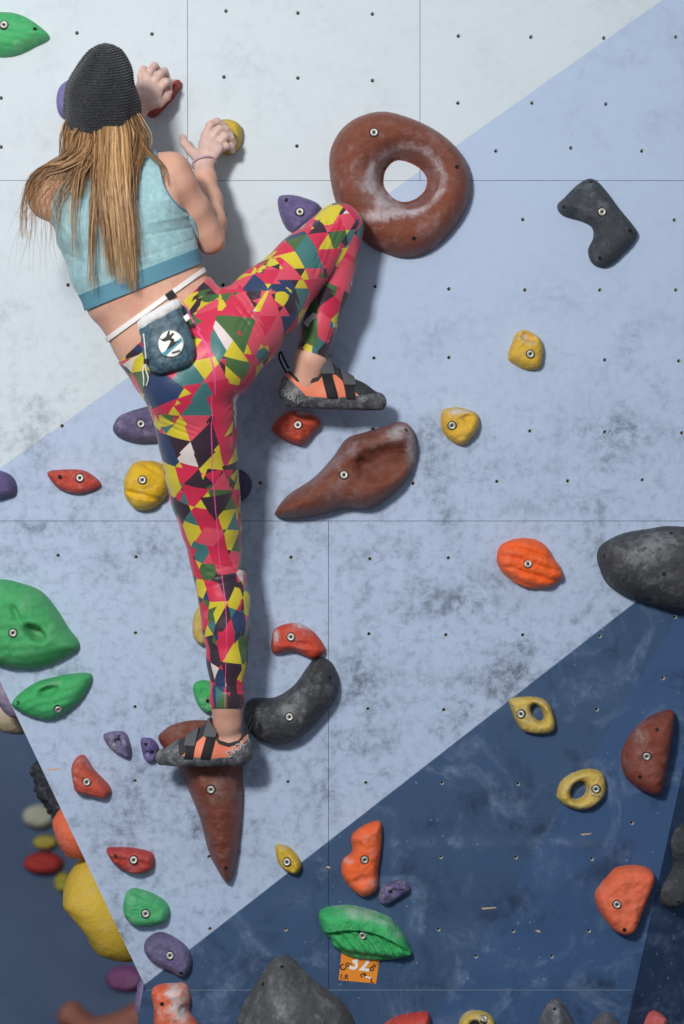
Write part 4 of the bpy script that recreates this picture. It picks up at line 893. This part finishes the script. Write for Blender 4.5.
# ---- shoes
M_rub = NT('shoe_rubber'); o_ = M_rub.obj(); n1 = M_rub.noise(o_, 55, 5, .7); M_rub.set(color=M_rub.mix(M_rub.step(n1, .4, .72), C(74, 76, 80), C(138, 138, 140)), rough=.75); M_rub.bump(M_rub.noise(o_, 260, 3), .0008)
M_coral = simple('shoe_coral_leather', C(234, 132, 100), .6, 0, 200, .0006); M_strap = simple('strap_webbing', C(20, 20, 24), .75, 0, 600, .0008)
M_grey = simple('velcro_grey', C(98, 100, 104), .8, 0, 300, .0015, .6); M_colr = simple('shoe_collar', C(48, 50, 54), .8, 0, 300, .0008); M_let = simple('shoe_lettering', C(168, 170, 172), .6)
for si, sh in enumerate(SHOES):
    ln = sh['len']; pt = lambda l, h, w=0: shoe_pt(sh, l, h, w)
    F = Field(np.minimum(pt(-.12, -.12), pt(1.12, .75))-np.array([0, .075, 0])-.012, np.maximum(pt(-.12, -.12), pt(1.12, .75))+np.array([0, .075, 0])+.012, .0021)
    sd = sh['w']
    for a, b, ra, rb, k in [((.13,.17),(.13,.25),(.135,.125),(.125,.115),.02),((.14,.16),(.45,.15),(.145,.14),(.165,.145),.02),((.45,.15),(.75,.115),(.175,.14),(.165,.11),.02),((.75,.11),(.90,.09),(.160,.105),(.10,.085),.02),
                            ((.27,.46),(.30,.30),(.165,.165),(.17,.165),.02),((.33,.36),(.66,.17),(.125,.125),(.12,.11),.03)]:
        F.add((pt(*a), pt(*b), tuple(x*ln for x in ra), tuple(x*ln for x in rb), sd), k)
    V, Q = F.mesh(); V = smoothV(V, Q, 1, .4)
    rel = V-sh['o']; l = rel@sh['L']/ln; h = rel@sh['up']/ln; w = rel@sh['w']/ln
    V = V+np.outer(np.maximum(.025-h, 0)*ln*.8, sh['up'])                   # flatten the sole
    rel = V-sh['o']; l = rel@sh['L']/ln; h = rel@sh['up']/ln; N = vnormals(V, Q); T = tris(Q)
    top_l = np.array([-.2, .0, .05, .12, .22, .32, .40, .48, .60]); top_h = np.array([.44, .43, .38, .29, .265, .30, .42, .56, .9])
    fc = np.interp(l, top_l, top_h)-h
    root = plink('climbing_shoe', None, None)
    if True:
        Vc, Tc, Nc = clip(V, T, N, fc*100); Vs, Ts = solidify(Vc, Tc, Nc, 0, .0018); plink('upper', mesh_from(Vs, Ts), M_coral, root)
        def part(name, ff, off, mat, th=.0022):
            Vc, Tc, Nc = clip(V, T, N, np.minimum(ff, fc)*100)
            if len(Tc) < 3: return None
            Vs, Ts = solidify(Vc, Tc, Nc, off, th); return plink_split(name, Vs, Ts, mat, root)
        rand_h = np.interp(l, [0, .2, .4, .6, .75, .95, 1.1], [.15, .12, .105, .12, .14, .18, .23])
        part('rubber_sole', rand_h-h, .0022, M_rub.m)
        part('toe_cap', np.minimum(l-(.72+.12*(h-.1)), h-.05), .0016, M_colr if si == 1 else M_rub.m)
        heel_line = .25-l-(h-.10)*1.0
        part('heel_rand', heel_line-.02, .0019, M_rub.m)
        part('collar', .038-fc, .0018, M_colr)
        part('tongue', np.minimum(h-(.36-.9*(l-.45)), l-.33), .0012, M_colr)
        Lc = None
        for c0, sl, wd, tb in ((.43, -.28, .05, .38), (.61, -.2, .045, .28)):
            cl = l-(c0+sl*(h-.2)); ff = np.minimum(wd-np.abs(cl), np.minimum(h-.1, 3))
            st_ = part('strap', ff, .0034, M_strap)
            tabf = np.minimum(np.minimum(wd+.012-np.abs(cl-.015), h-tb+.055), tb+.13-h)
            Vc, Tc, Nc = clip(V, T, N, np.minimum(tabf, fc+.05)*100)
            if len(Tc) > 3: Vs, Ts = solidify(Vc, Tc, Nc, .0062, .003); plink_split('velcro_tab', Vs, Ts, M_grey, st_)
    # lettering on the heel, wrapped on to the rubber
    tm = text_mesh('EVOLV', .024 if si == 0 else .020, .0004); co = np.empty(len(tm.vertices)*3); tm.vertices.foreach_get('co', co); co = co.reshape(-1, 3)
    sx = -1 if si == 0 else 1
    ang = math.radians(38 if si == 0 else -30); ca, sa = math.cos(ang), math.sin(ang); cp = P(238.5, 747, 0) if si == 0 else P(290.5, 397, 0)
    Xw = cp[0]+co[:, 0]*ca-co[:, 1]*sa; Zw = cp[2]+co[:, 0]*sa+co[:, 1]*ca
    cV = V[:, [0, 2]]; fro = N[:, 1] < .1; yy = []
    for a_, b_ in zip(Xw, Zw):
        f_ = (DC-.17)/DC; a2, b2 = a_*f_, CZ+(b_-CZ)*f_; dd = ((cV[fro]-[a2, b2])**2).sum(1); i = np.argmin(dd); yy.append((a2, V[fro][i, 1], b2))
    yy = np.array(yy); nv = np.stack([yy[:, 0], yy[:, 1]-.0062-co[:, 2]*1.0, yy[:, 2]], 1); tm.vertices.foreach_set('co', nv.astype(np.float32).ravel()); tm.update()
    plink('heel_lettering', tm, M_let, root, False)
    # pull loop at the heel
    lp = catmull([pt(.045, .34), pt(.0, .41), pt(-.03, .49), pt(-.01, .53), pt(.02, .46), pt(.065, .38)], 5, False)
    def tube(path, r, K=8, cap=True):
        path = np.asarray(path, float); n = len(path); r = np.full(n, r) if np.isscalar(r) else np.asarray(r); V_, F_ = [], []
        up_ = np.array([0.13, -.9, .37])
        for i in range(n):
            tg_ = path[min(i+1, n-1)]-path[max(i-1, 0)]; tg_ = tg_/max(np.linalg.norm(tg_), 1e-9); s1 = np.cross(tg_, up_); s1 /= max(np.linalg.norm(s1), 1e-9); s2 = np.cross(tg_, s1)
            for k in range(K): a_ = 2*PI*k/K; V_.append(path[i]+r[i]*(math.cos(a_)*s1+math.sin(a_)*s2))
        for i in range(n-1):
            for k in range(K): F_.append((i*K+k, i*K+(k+1) % K, (i+1)*K+(k+1) % K, (i+1)*K+k))
        if cap: F_.append(tuple(range(K))[::-1]); F_.append(tuple((n-1)*K+k for k in range(K)))
        return V_, F_
    V_, F_ = tube(lp, .0026); plink('pull_loop', mesh_from(V_, F_), M_strap, root)

# ---- beanie: knitted lathe with real stitches
ax_top = np.array([.0, -.40, 1.0]); ax_top /= np.linalg.norm(ax_top)
hc = P(102, 126, .285); prof = [(0, .0855), (.018, .0885), (.04, .0895), (.07, .0885), (.10, .084), (.13, .074), (.155, .060), (.176, .044), (.194, .029), (.205, .015), (.209, .002)]
NR, NK = 250, 420; V, F = [], []
sxv = np.array([1., 0, 0]); fyv = np.cross(ax_top, sxv)
pl = np.array(prof)*np.array([.955, 1.0]); arc = np.r_[0, np.cumsum(np.linalg.norm(np.diff(pl, axis=0), axis=1))]
ss = np.linspace(0, arc[-1], NR); zz = np.interp(ss, arc, pl[:, 0]); rr = np.interp(ss, arc, pl[:, 1])
ker = np.ones(13)/13; rr = np.convolve(np.pad(rr, 6, 'edge'), ker, 'valid'); rr[-1] = .0005
A_ = np.linspace(0, 2*PI, NK, endpoint=False)
th, s2 = np.meshgrid(A_, ss); Z2 = np.repeat(zz[:, None], NK, 1); R2 = np.repeat(rr[:, None], NK, 1)
row = s2/.0070; rowi = np.floor(row); stn = 60
bumpy = np.abs(np.sin(PI*row))**.8*(.55+.45*np.abs(np.sin(stn*th/2*1.0+rowi*PI/2)))
lump = np.array([[noise.noise(Vector((math.cos(a)*2, math.sin(a)*2, z*14))) for a in A_[::6]] for z in zz[::5]])
lump = np.repeat(np.repeat(lump, 5, 0)[:NR], 6, 1)[:, :NK]
k5 = np.ones(9)/9; lump = np.apply_along_axis(lambda m: np.convolve(np.pad(m, 4, 'edge'), k5, 'valid'), 0, lump); lump = np.apply_along_axis(lambda m: np.convolve(np.pad(m, 4, 'wrap'), k5, 'valid'), 1, lump)
R3 = R2+(bumpy*.0036+lump*.010)*np.clip(R2/.03, 0, 1)
sh = np.interp(Z2, [0, .1, .21], [0, .003, .018])
Vv = hc+R3[..., None]*(np.cos(th)[..., None]*sxv+np.sin(th)[..., None]*fyv*1.06)+Z2[..., None]*ax_top+sh[..., None]*sxv-(np.clip(.12-np.abs(Z2-.17), 0, 1)*.0)[..., None]*sxv
Vv = Vv.reshape(-1, 3); idx = np.arange(NR*NK).reshape(NR, NK); a_ = idx[:-1]; b_ = np.roll(a_, -1, 1); c_ = np.roll(idx[1:], -1, 1); d_ = idx[1:]
Qh = np.stack([a_, b_, c_, d_], -1).reshape(-1, 4)
inner = hc+(R2[0]-.004)[:, None]*(np.cos(A_)[:, None]*sxv+np.sin(A_)[:, None]*fyv*1.06)+.02*ax_top
Vv = np.vstack([Vv, inner]); n0 = NR*NK; Qi = np.stack([n0+np.arange(NK), n0+(np.arange(NK)+1) % NK, (np.arange(NK)+1) % NK, np.arange(NK)], 1)
Qh = np.vstack([Qh, Qi])
t = NT('charcoal_wool'); n1 = t.noise(t.obj(), 400, 3, .6); n2 = t.noise(t.obj(), 900, 2, .6)
t.set(color=t.mix(t.step(n1, .5, .72), C(36, 38, 43), C(92, 94, 100)), rough=.9, sheen=.25, spec=.15); t.bump(n2, .001); me = mesh_from(Vv, Qh, 'beanie'); plink('beanie', me, t.m)

# ---- hair
t = NT('hair_blonde'); att = t.node('ShaderNodeAttribute', attribute_name='tone').outputs['Fac']; n1 = t.noise(t.obj(), 300, 2)
rp = t.n.new('ShaderNodeValToRGB'); el = rp.color_ramp.elements; el[0].position = 0; el[0].color = C(62, 44, 32); el[1].position = 1; el[1].color = C(226, 190, 140); e = el.new(.45); e.color = C(146, 108, 72); e = el.new(.75); e.color = C(190, 146, 98)
t.l.new(t.math('ADD', att, t.math('MULTIPLY_ADD', n1, .3, -.15), clamp=True), rp.inputs[0]); t.set(color=rp.outputs[0], rough=.42, spec=.45); M_hair = t.m
HV, HF, HT = [], [], []
def strand(path, r0, tone, K=5):
    n = len(path); p = np.array(path, float)
    # keep outside the body
    for it in range(14):
        bad = BF.sample(p) < .0055
        if not bad.any(): break
        p[bad, 1] -= .005
    ker = np.array([1, 2, 3, 2, 1.])/9
    y = np.convolve(np.pad(p[:, 1], 2, 'edge'), ker, 'valid'); p[:, 1] = np.minimum(y, p[:, 1]+.004)
    s = np.linspace(0, 1, n); rad = r0*np.clip(1.1-s**2*1.0, .12, 1)*np.clip(s*6+.5, 0, 1)
    b = len(HV); tg_ = np.gradient(p, axis=0); tg_ /= np.maximum(np.linalg.norm(tg_, axis=1, keepdims=True), 1e-9)
    s1 = np.cross(tg_, [0, -1., 0]); s1 /= np.maximum(np.linalg.norm(s1, axis=1, keepdims=True), 1e-9); s2 = np.cross(tg_, s1)
    for i in range(n):
        for k in range(K): a_ = 2*PI*k/K; HV.append(p[i]+rad[i]*(math.cos(a_)*s1[i]+.6*math.sin(a_)*s2[i])); HT.append(tone)
    for i in range(n-1):
        for k in range(K): HF.append((b+i*K+k, b+i*K+(k+1) % K, b+(i+1)*K+(k+1) % K, b+(i+1)*K+k))
# guides: (points px,py,d), spread at root px, spread mid, spread tip, count, mean tone
guides = [
 ([(72,118,.33),(67,140,.34),(66,160,.36),(70,176,.38)], 4, 4, 4, 20, .5),
 ([(86,124,.36),(80,150,.385),(72,172,.39),(65,195,.40),(61,226,.40)], 6, 6, 5, 9, .55),
 ([(92,124,.37),(86,150,.39),(78,180,.405),(74,215,.415),(76,262,.405)], 6, 5, 4, 9, .6),
 ([(98,126,.38),(98,155,.39),(95,190,.415),(92,230,.415),(91,290,.405)], 7, 4, 2.5, 22, .5),
 ([(104,126,.38),(105,155,.395),(104,190,.42),(108,230,.42),(112,276,.415)], 8, 7, 6, 50, .6),
 ([(112,126,.38),(113,155,.395),(115,190,.42),(120,230,.42),(126,284,.415)], 8, 10, 9, 66, .74),
 ([(120,126,.375),(123,150,.385),(123,185,.415),(128,230,.42),(132,291,.41)], 8, 7, 4, 50, .6),
 ([(130,122,.35),(136,140,.36),(132,165,.39),(129,200,.415),(137,262,.415)], 5, 6, 6, 34, .42),
 ([(134,120,.34),(143,142,.36),(150,154,.385),(161,166,.39),(166,188,.385)], 3, 1.5, 1, 7, .4),
 ([(134,118,.33),(143,135,.34),(143,150,.37),(137,166,.395)], 4, 4, 4, 26, .5),
 ([(92,130,.38),(82,150,.39),(66,163,.40),(46,167,.39),(31,181,.37),(24,210,.34),(24,238,.33)], 7, 2.5, 2, 17, .5),
 ([(96,132,.385),(86,156,.395),(64,168,.40),(44,174,.395),(34,192,.37),(33,222,.36),(30,250,.36)], 6, 3, 6, 6, .5),
 ([(84,128,.37),(68,152,.39),(50,163,.395),(36,174,.38),(31,200,.36)], 5, 3, 3, 9, .55),
 ([(100,128,.383),(92,150,.39),(82,168,.40),(68,182,.405),(56,210,.39),(52,246,.38)], 8, 5, 5, 5, .45),
 ([(96,128,.37),(104,140,.375),(96,160,.38),(84,180,.385),(80,200,.39)], 10, 7, 5, 22, .25),
 ([(108,128,.37),(112,140,.375),(114,165,.38),(116,210,.39)], 14, 10, 8, 30, .22),
]
for pts, a0, a1, a2, cnt, tone in guides:
    pts = [tuple(p) for p in pts]; p0 = pts[0]; pts[0] = (p0[0]*.8+103*.2, p0[1]-10, .335 if 75 < p0[0] < 130 else .30); pts.insert(1, ((p0[0]+pts[1][0])/2, p0[1]+7, min(.372, p0[2]-.004)))
    base = catmull([np.array(p, float) for p in pts], 6, False); n = len(base); s = np.linspace(0, 1, n); qn = len(pts)
    for c in range(int(cnt*4.0)):
        u = random.gauss(0, .6); w = np.interp(s, [0, .5, 1], [a0, a1, a2]); ph = random.random()*6.28; fr_ = random.uniform(2.5, 6); dz = random.uniform(-.006, .012)
        p = base.copy(); p[:, 0] += u*w+np.sin(s*fr_+ph)*2.6*s+np.sin(s*13+ph*2)*.8*s; p[:, 1] += random.gauss(0, 1.5)
        p[:, 2] += dz*(.3+s)
        trim = n if random.random() < .4 else int(n*random.uniform(.68, 1)); p = p[:trim]
        q = np.array([P(*r_) for r_ in p]); thin = random.random() < .72
        strand(q, random.uniform(.0005, .0010) if thin else random.uniform(.0012, .0024), float(np.clip(random.gauss(tone-.02, .24), 0, 1)))
# loose flyaways
for c in range(34):
    x0 = random.uniform(40, 60); y0 = random.uniform(170, 190); x1 = x0+random.uniform(-42, 20); y1 = random.uniform(215, 290)
    p = catmull([np.array([85, 150, .385]), np.array([x0, y0, .40]), np.array([(x0+x1)/2-6, (y0+y1)/2, .38]), np.array([x1, y1, .35])], 8, False)
    strand(np.array([P(*r_) for r_ in p]), .0005, .7, 4)
# scalp hair under the rim: a cap so the nape is covered
me = mesh_from(np.array(HV), np.array(HF), 'hair'); vattr(me, 'tone', HT); plink('hair', me, M_hair)

# ---- wrist band
c0 = P(204, 163.5, .112); axw = P(203.5, 166, .112)-P(206, 178, .13); axw /= np.linalg.norm(axw); s1 = np.cross(axw, [0, 0, 1.]); s1 = np.array([1., 0, 0])-axw*axw[0]; s1 /= np.linalg.norm(s1); s2 = np.cross(axw, s1)
ring = np.array([c0+.0305*(math.cos(a)*s1+math.sin(a)*s2) for a in np.linspace(0, 2*PI, 33)])
V_, F_ = tube(ring, .0022, 8, False); plink('wrist_band', mesh_from(V_, F_), simple('wrist_cord', C(206, 176, 190), .6))

# ------------------------------------------------------------------ chalk bag on its belt
bag = empty('chalk_bag', (0, 0, 0)); tag(bag, 'teal chalk bag with a white fleece rim and round white emblem, belted at the waist', 'chalk bag')
# belt: webbing strip following the waist
f1 = line_f(Vt, 109, 338.5, 197.5, 274.5); fb = np.minimum(2.6-np.abs(f1), (.03-torso_only(Vt))/.0025)
Vc, Tc, Nc = clip(Vt, Tt, Nt, fb); Vs, Ts = solidify(Vc, Tc, Nc, .0052, .002)
M_web = simple('white_webbing', C(232, 230, 228), .7, 0, 500, .0008)
belt = link('belt', mesh_from(Vs, Ts), M_web, bag)
def surf(px, py, off=.006):    # first body / leggings surface hit from the back
    for d in np.arange(.46, .2, -.0015):
        q = P(px, py, d)
        if BF.sample(q[None])[0] < 0: return d+off
    return .35
bk0, bk1 = P(167, 297.5, surf(167, 297.5)+.004), P(174, 292.5, surf(174, 292.5)+.004)
def boxy(c, ux, uy, uz, name, mat, parent):
    V = [c+sx*ux+sy*uy+sz*uz for sx in (-1, 1) for sy in (-1, 1) for sz in (-1, 1)]
    o = link(name, mesh_from(V, [(0,1,3,2),(4,6,7,5),(0,4,5,1),(2,3,7,6),(0,2,6,4),(1,5,7,3)]), mat, parent, False)
    bv = o.modifiers.new('bevel', 'BEVEL'); bv.width = .0012; bv.segments = 2; return o
dirb = (bk1-bk0)/np.linalg.norm(bk1-bk0); nb_ = np.array([0, -1., 0]); ub_ = np.cross(dirb, nb_)
boxy((bk0+bk1)/2, dirb*.011, ub_*.0085, nb_*.0035, 'buckle', M_strap, bag)
dB = surf(170, 345, 0)
ctop = P(159.5, 316, dB+.030); cbot = P(174.5, 372, dB+.034); axb = cbot-ctop; Lb = np.linalg.norm(axb); axb = axb/Lb
sB = np.array([.93, 0, .36]); sB = sB-axb*(sB@axb); sB /= np.linalg.norm(sB); fB = np.cross(axb, sB); fB = fB if fB[1] < 0 else -fB
prof = [(.02, .050, .026), (.10, .054, .029), (.25, .0565, .031), (.45, .060, .032), (.65, .062, .031), (.80, .058, .028), (.90, .050, .023), (.97, .034, .014), (1.0, .004, .002)]
def bag_ring(t_, k_, K, infl=0.0):
    a_ = np.interp(t_, [p[0] for p in prof], [p[1] for p in prof])+infl; b_ = np.interp(t_, [p[0] for p in prof], [p[2] for p in prof])+infl
    ang = 2*PI*k_/K; cx_, sx_ = math.cos(ang), math.sin(ang); e = .82
    x = a_*math.copysign(abs(cx_)**e, cx_); y = b_*math.copysign(abs(sx_)**e, sx_)
    wr = noise.fractal(Vector((x*30, y*30, t_*5)), .8, 2, 3)*.0028+noise.noise(Vector((ang*2.2, t_*1.5, 4)))*.0028*(1-t_*.5)
    nrm = (math.cos(ang)*sB+math.sin(ang)*fB)
    return ctop+axb*(Lb*t_-x*.27*(1-t_))+x*sB+y*fB+nrm*wr
NRb, NKb = 48, 80; ts = np.linspace(.02, 1, NRb); V = [bag_ring(t_, k, NKb) for t_ in ts for k in range(NKb)]; F_ = [(i*NKb+k, i*NKb+(k+1) % NKb, (i+1)*NKb+(k+1) % NKb, (i+1)*NKb+k) for i in range(NRb-1) for k in range(NKb)]
F_.append(tuple((NRb-1)*NKb+k for k in range(NKb)))
t = NT('bag_ripstop'); n1 = t.noise(t.obj(), 60, 4, .6); t.set(color=t.mix(t.step(n1, .35, .7), C(50, 76, 92), C(88, 116, 130)), rough=.5); t.bump(t.noise(t.obj(), 90, 4, .7), .003, .8)
link('pouch', mesh_from(V, F_), t.m, bag)
# fleece rim: a lumpy torus
V = []; K1, K2 = 90, 18
for i in range(K1):
    a = 2*PI*i/K1; c_ = ctop-axb*(.002+.27*.050*math.cos(a))+sB*.050*math.cos(a)+fB*.027*math.sin(a); nr_ = math.cos(a)*sB+math.sin(a)*fB
    for k in range(K2):
        b = 2*PI*k/K2; r_ = .0105; 
        p_ = c_+nr_*r_*.75*math.cos(b)+axb*r_*1.25*math.sin(b); p_ = p_+(nr_*math.cos(b)+axb*math.sin(b))*noise.fractal(Vector(p_*70), .8, 2, 3)*.0022; V.append(p_)
F_ = [(i*K2+k, i*K2+(k+1) % K2, ((i+1) % K1)*K2+(k+1) % K2, ((i+1) % K1)*K2+k) for i in range(K1) for k in range(K2)]
t = NT('white_fleece'); t.set(color=C(236, 234, 234), rough=.95, sheen=.5); t.bump(t.noise(t.obj(), 500, 3, .7), .002, 1.0); M_fl = t.m
link('fleece_rim', mesh_from(V, F_), M_fl, bag)
Vd = [ctop+axb*.004]+[ctop+axb*(.003-.27*.048*math.cos(2*PI*i/40))+sB*.048*math.cos(2*PI*i/40)+fB*.025*math.sin(2*PI*i/40) for i in range(40)]
link('lining', mesh_from(Vd, [(0, 1+i, 1+(i+1) % 40) for i in range(40)]), M_fl, bag)
# emblem
def bag_surf(px, py, off):
    # walk along the view ray to the pouch front
    q0 = P(px, py, dB+.06); rel = q0-ctop; t_ = (rel@axb)/Lb; x = rel@sB
    a_ = np.interp(t_, [p[0] for p in prof], [p[1] for p in prof]); b_ = np.interp(t_, [p[0] for p in prof], [p[2] for p in prof])
    xx = min(abs(x)/a_, .98); y = b_*(1-xx**(2/.82))**(.82/2)
    return ctop+axb*Lb*t_+x*sB+fB*(y+off)
def bag_patch(polypx, off, name, mat, parent, stepx=1.2):
    poly = resample(np.array(polypx, float), stepx); x0, y0 = poly.min(0); x1, y1 = poly.max(0)
    G = np.array([(x, y) for x in np.arange(x0, x1, stepx) for y in np.arange(y0, y1, stepx)]); 
    if len(G): G = G[inside(G, poly)]; G = G[seg_dist(G, poly) > stepx*.4] if len(G) else G
    A2 = np.vstack([poly, G]) if len(G) else poly; n = len(poly)
    vs, es, fs, *_ = delaunay_2d_cdt([Vector(p) for p in A2], [(i, (i+1) % n) for i in range(n)], [], 0, 1e-6)
    vs = np.array([tuple(v) for v in vs]); fs = np.array([f for f in fs]); fs = fs[inside(vs[fs].mean(1), poly)]
    V3 = np.array([bag_surf(v[0], v[1], off) for v in vs]); n3 = vnormals(V3, fs)
    if n3[:, 1].mean() > 0: fs = fs[:, ::-1]; n3 = -n3
    Vs, Ts = solidify(V3, fs, n3, 0.0, .0022); return link(name, mesh_from(Vs, Ts), mat, parent)
emb = bag_patch([(171.2+12.6*math.cos(a), 344+13.2*math.sin(a)) for a in np.linspace(0, 2*PI, 36, endpoint=False)], .0048, 'emblem', M_white, bag)
M_tealp = simple('emblem_teal', C(70, 150, 168), .6)
bag_patch([(161.5,354.5),(181,338),(182.6,341),(165,356.8)], .0056, 'emblem_stripe', M_tealp, emb, .9)
bag_patch([(166.5,351),(172,340),(175,342),(179.5,341),(172,347.5)], .0062, 'emblem_figure', M_black, emb, .9)
bag_patch([(159.5,338.5),(163,339.5),(166.5,337),(168.5,331.5),(170,331),(169.8,336),(173,333),(174.5,334),(171.5,338),(175,340),(173.5,341.5),(169,340.5),(165,342),(162,341)], .0062, 'emblem_figure', M_black, emb, .7)
o = bag_patch([(172,352.5),(180,350),(180.6,351.8),(172.6,354.3)], .0062, 'emblem_lettering', M_grey, emb, .8)
bag_patch([(182.5,316),(187,312.5),(189.8,317.5),(185.5,321)], .0050, 'sewn_label', M_white, bag, 1.2)
# side release strap and draw cord
sr = [P(143.5, 334, dB+.05), P(145, 347, dB+.055), P(146, 360, dB+.05)]
V_, F_ = tube(catmull(sr, 6, False), .0017); link('draw_cord', mesh_from(V_, F_), M_web, bag)
for dx in (-1.5, 1.5):
    pth = [(146, 362), (144.5+dx, 370), (146+dx*1.5, 378), (145+dx*.8, 386)]
    V_, F_ = tube(catmull([P(x, y, surf(x+3, y, .012) if True else 0) for x, y in pth], 6, False), .0016); link('draw_cord', mesh_from(V_, F_), M_web, bag)
cl_ = P(146, 361.5, dB+.052); boxy(cl_, np.array([.0055, 0, 0]), np.array([0, 0, .0065]), np.array([0, -.005, 0]), 'cord_lock', M_strap, bag)

# put each Empty at its thing's base
for o_, b_ in ((person, Vector(P(203, 768, .13))), (bag, Vector(cbot))):
    for ch in o_.children: ch.location = Vector(ch.location)-b_
    o_.location = b_
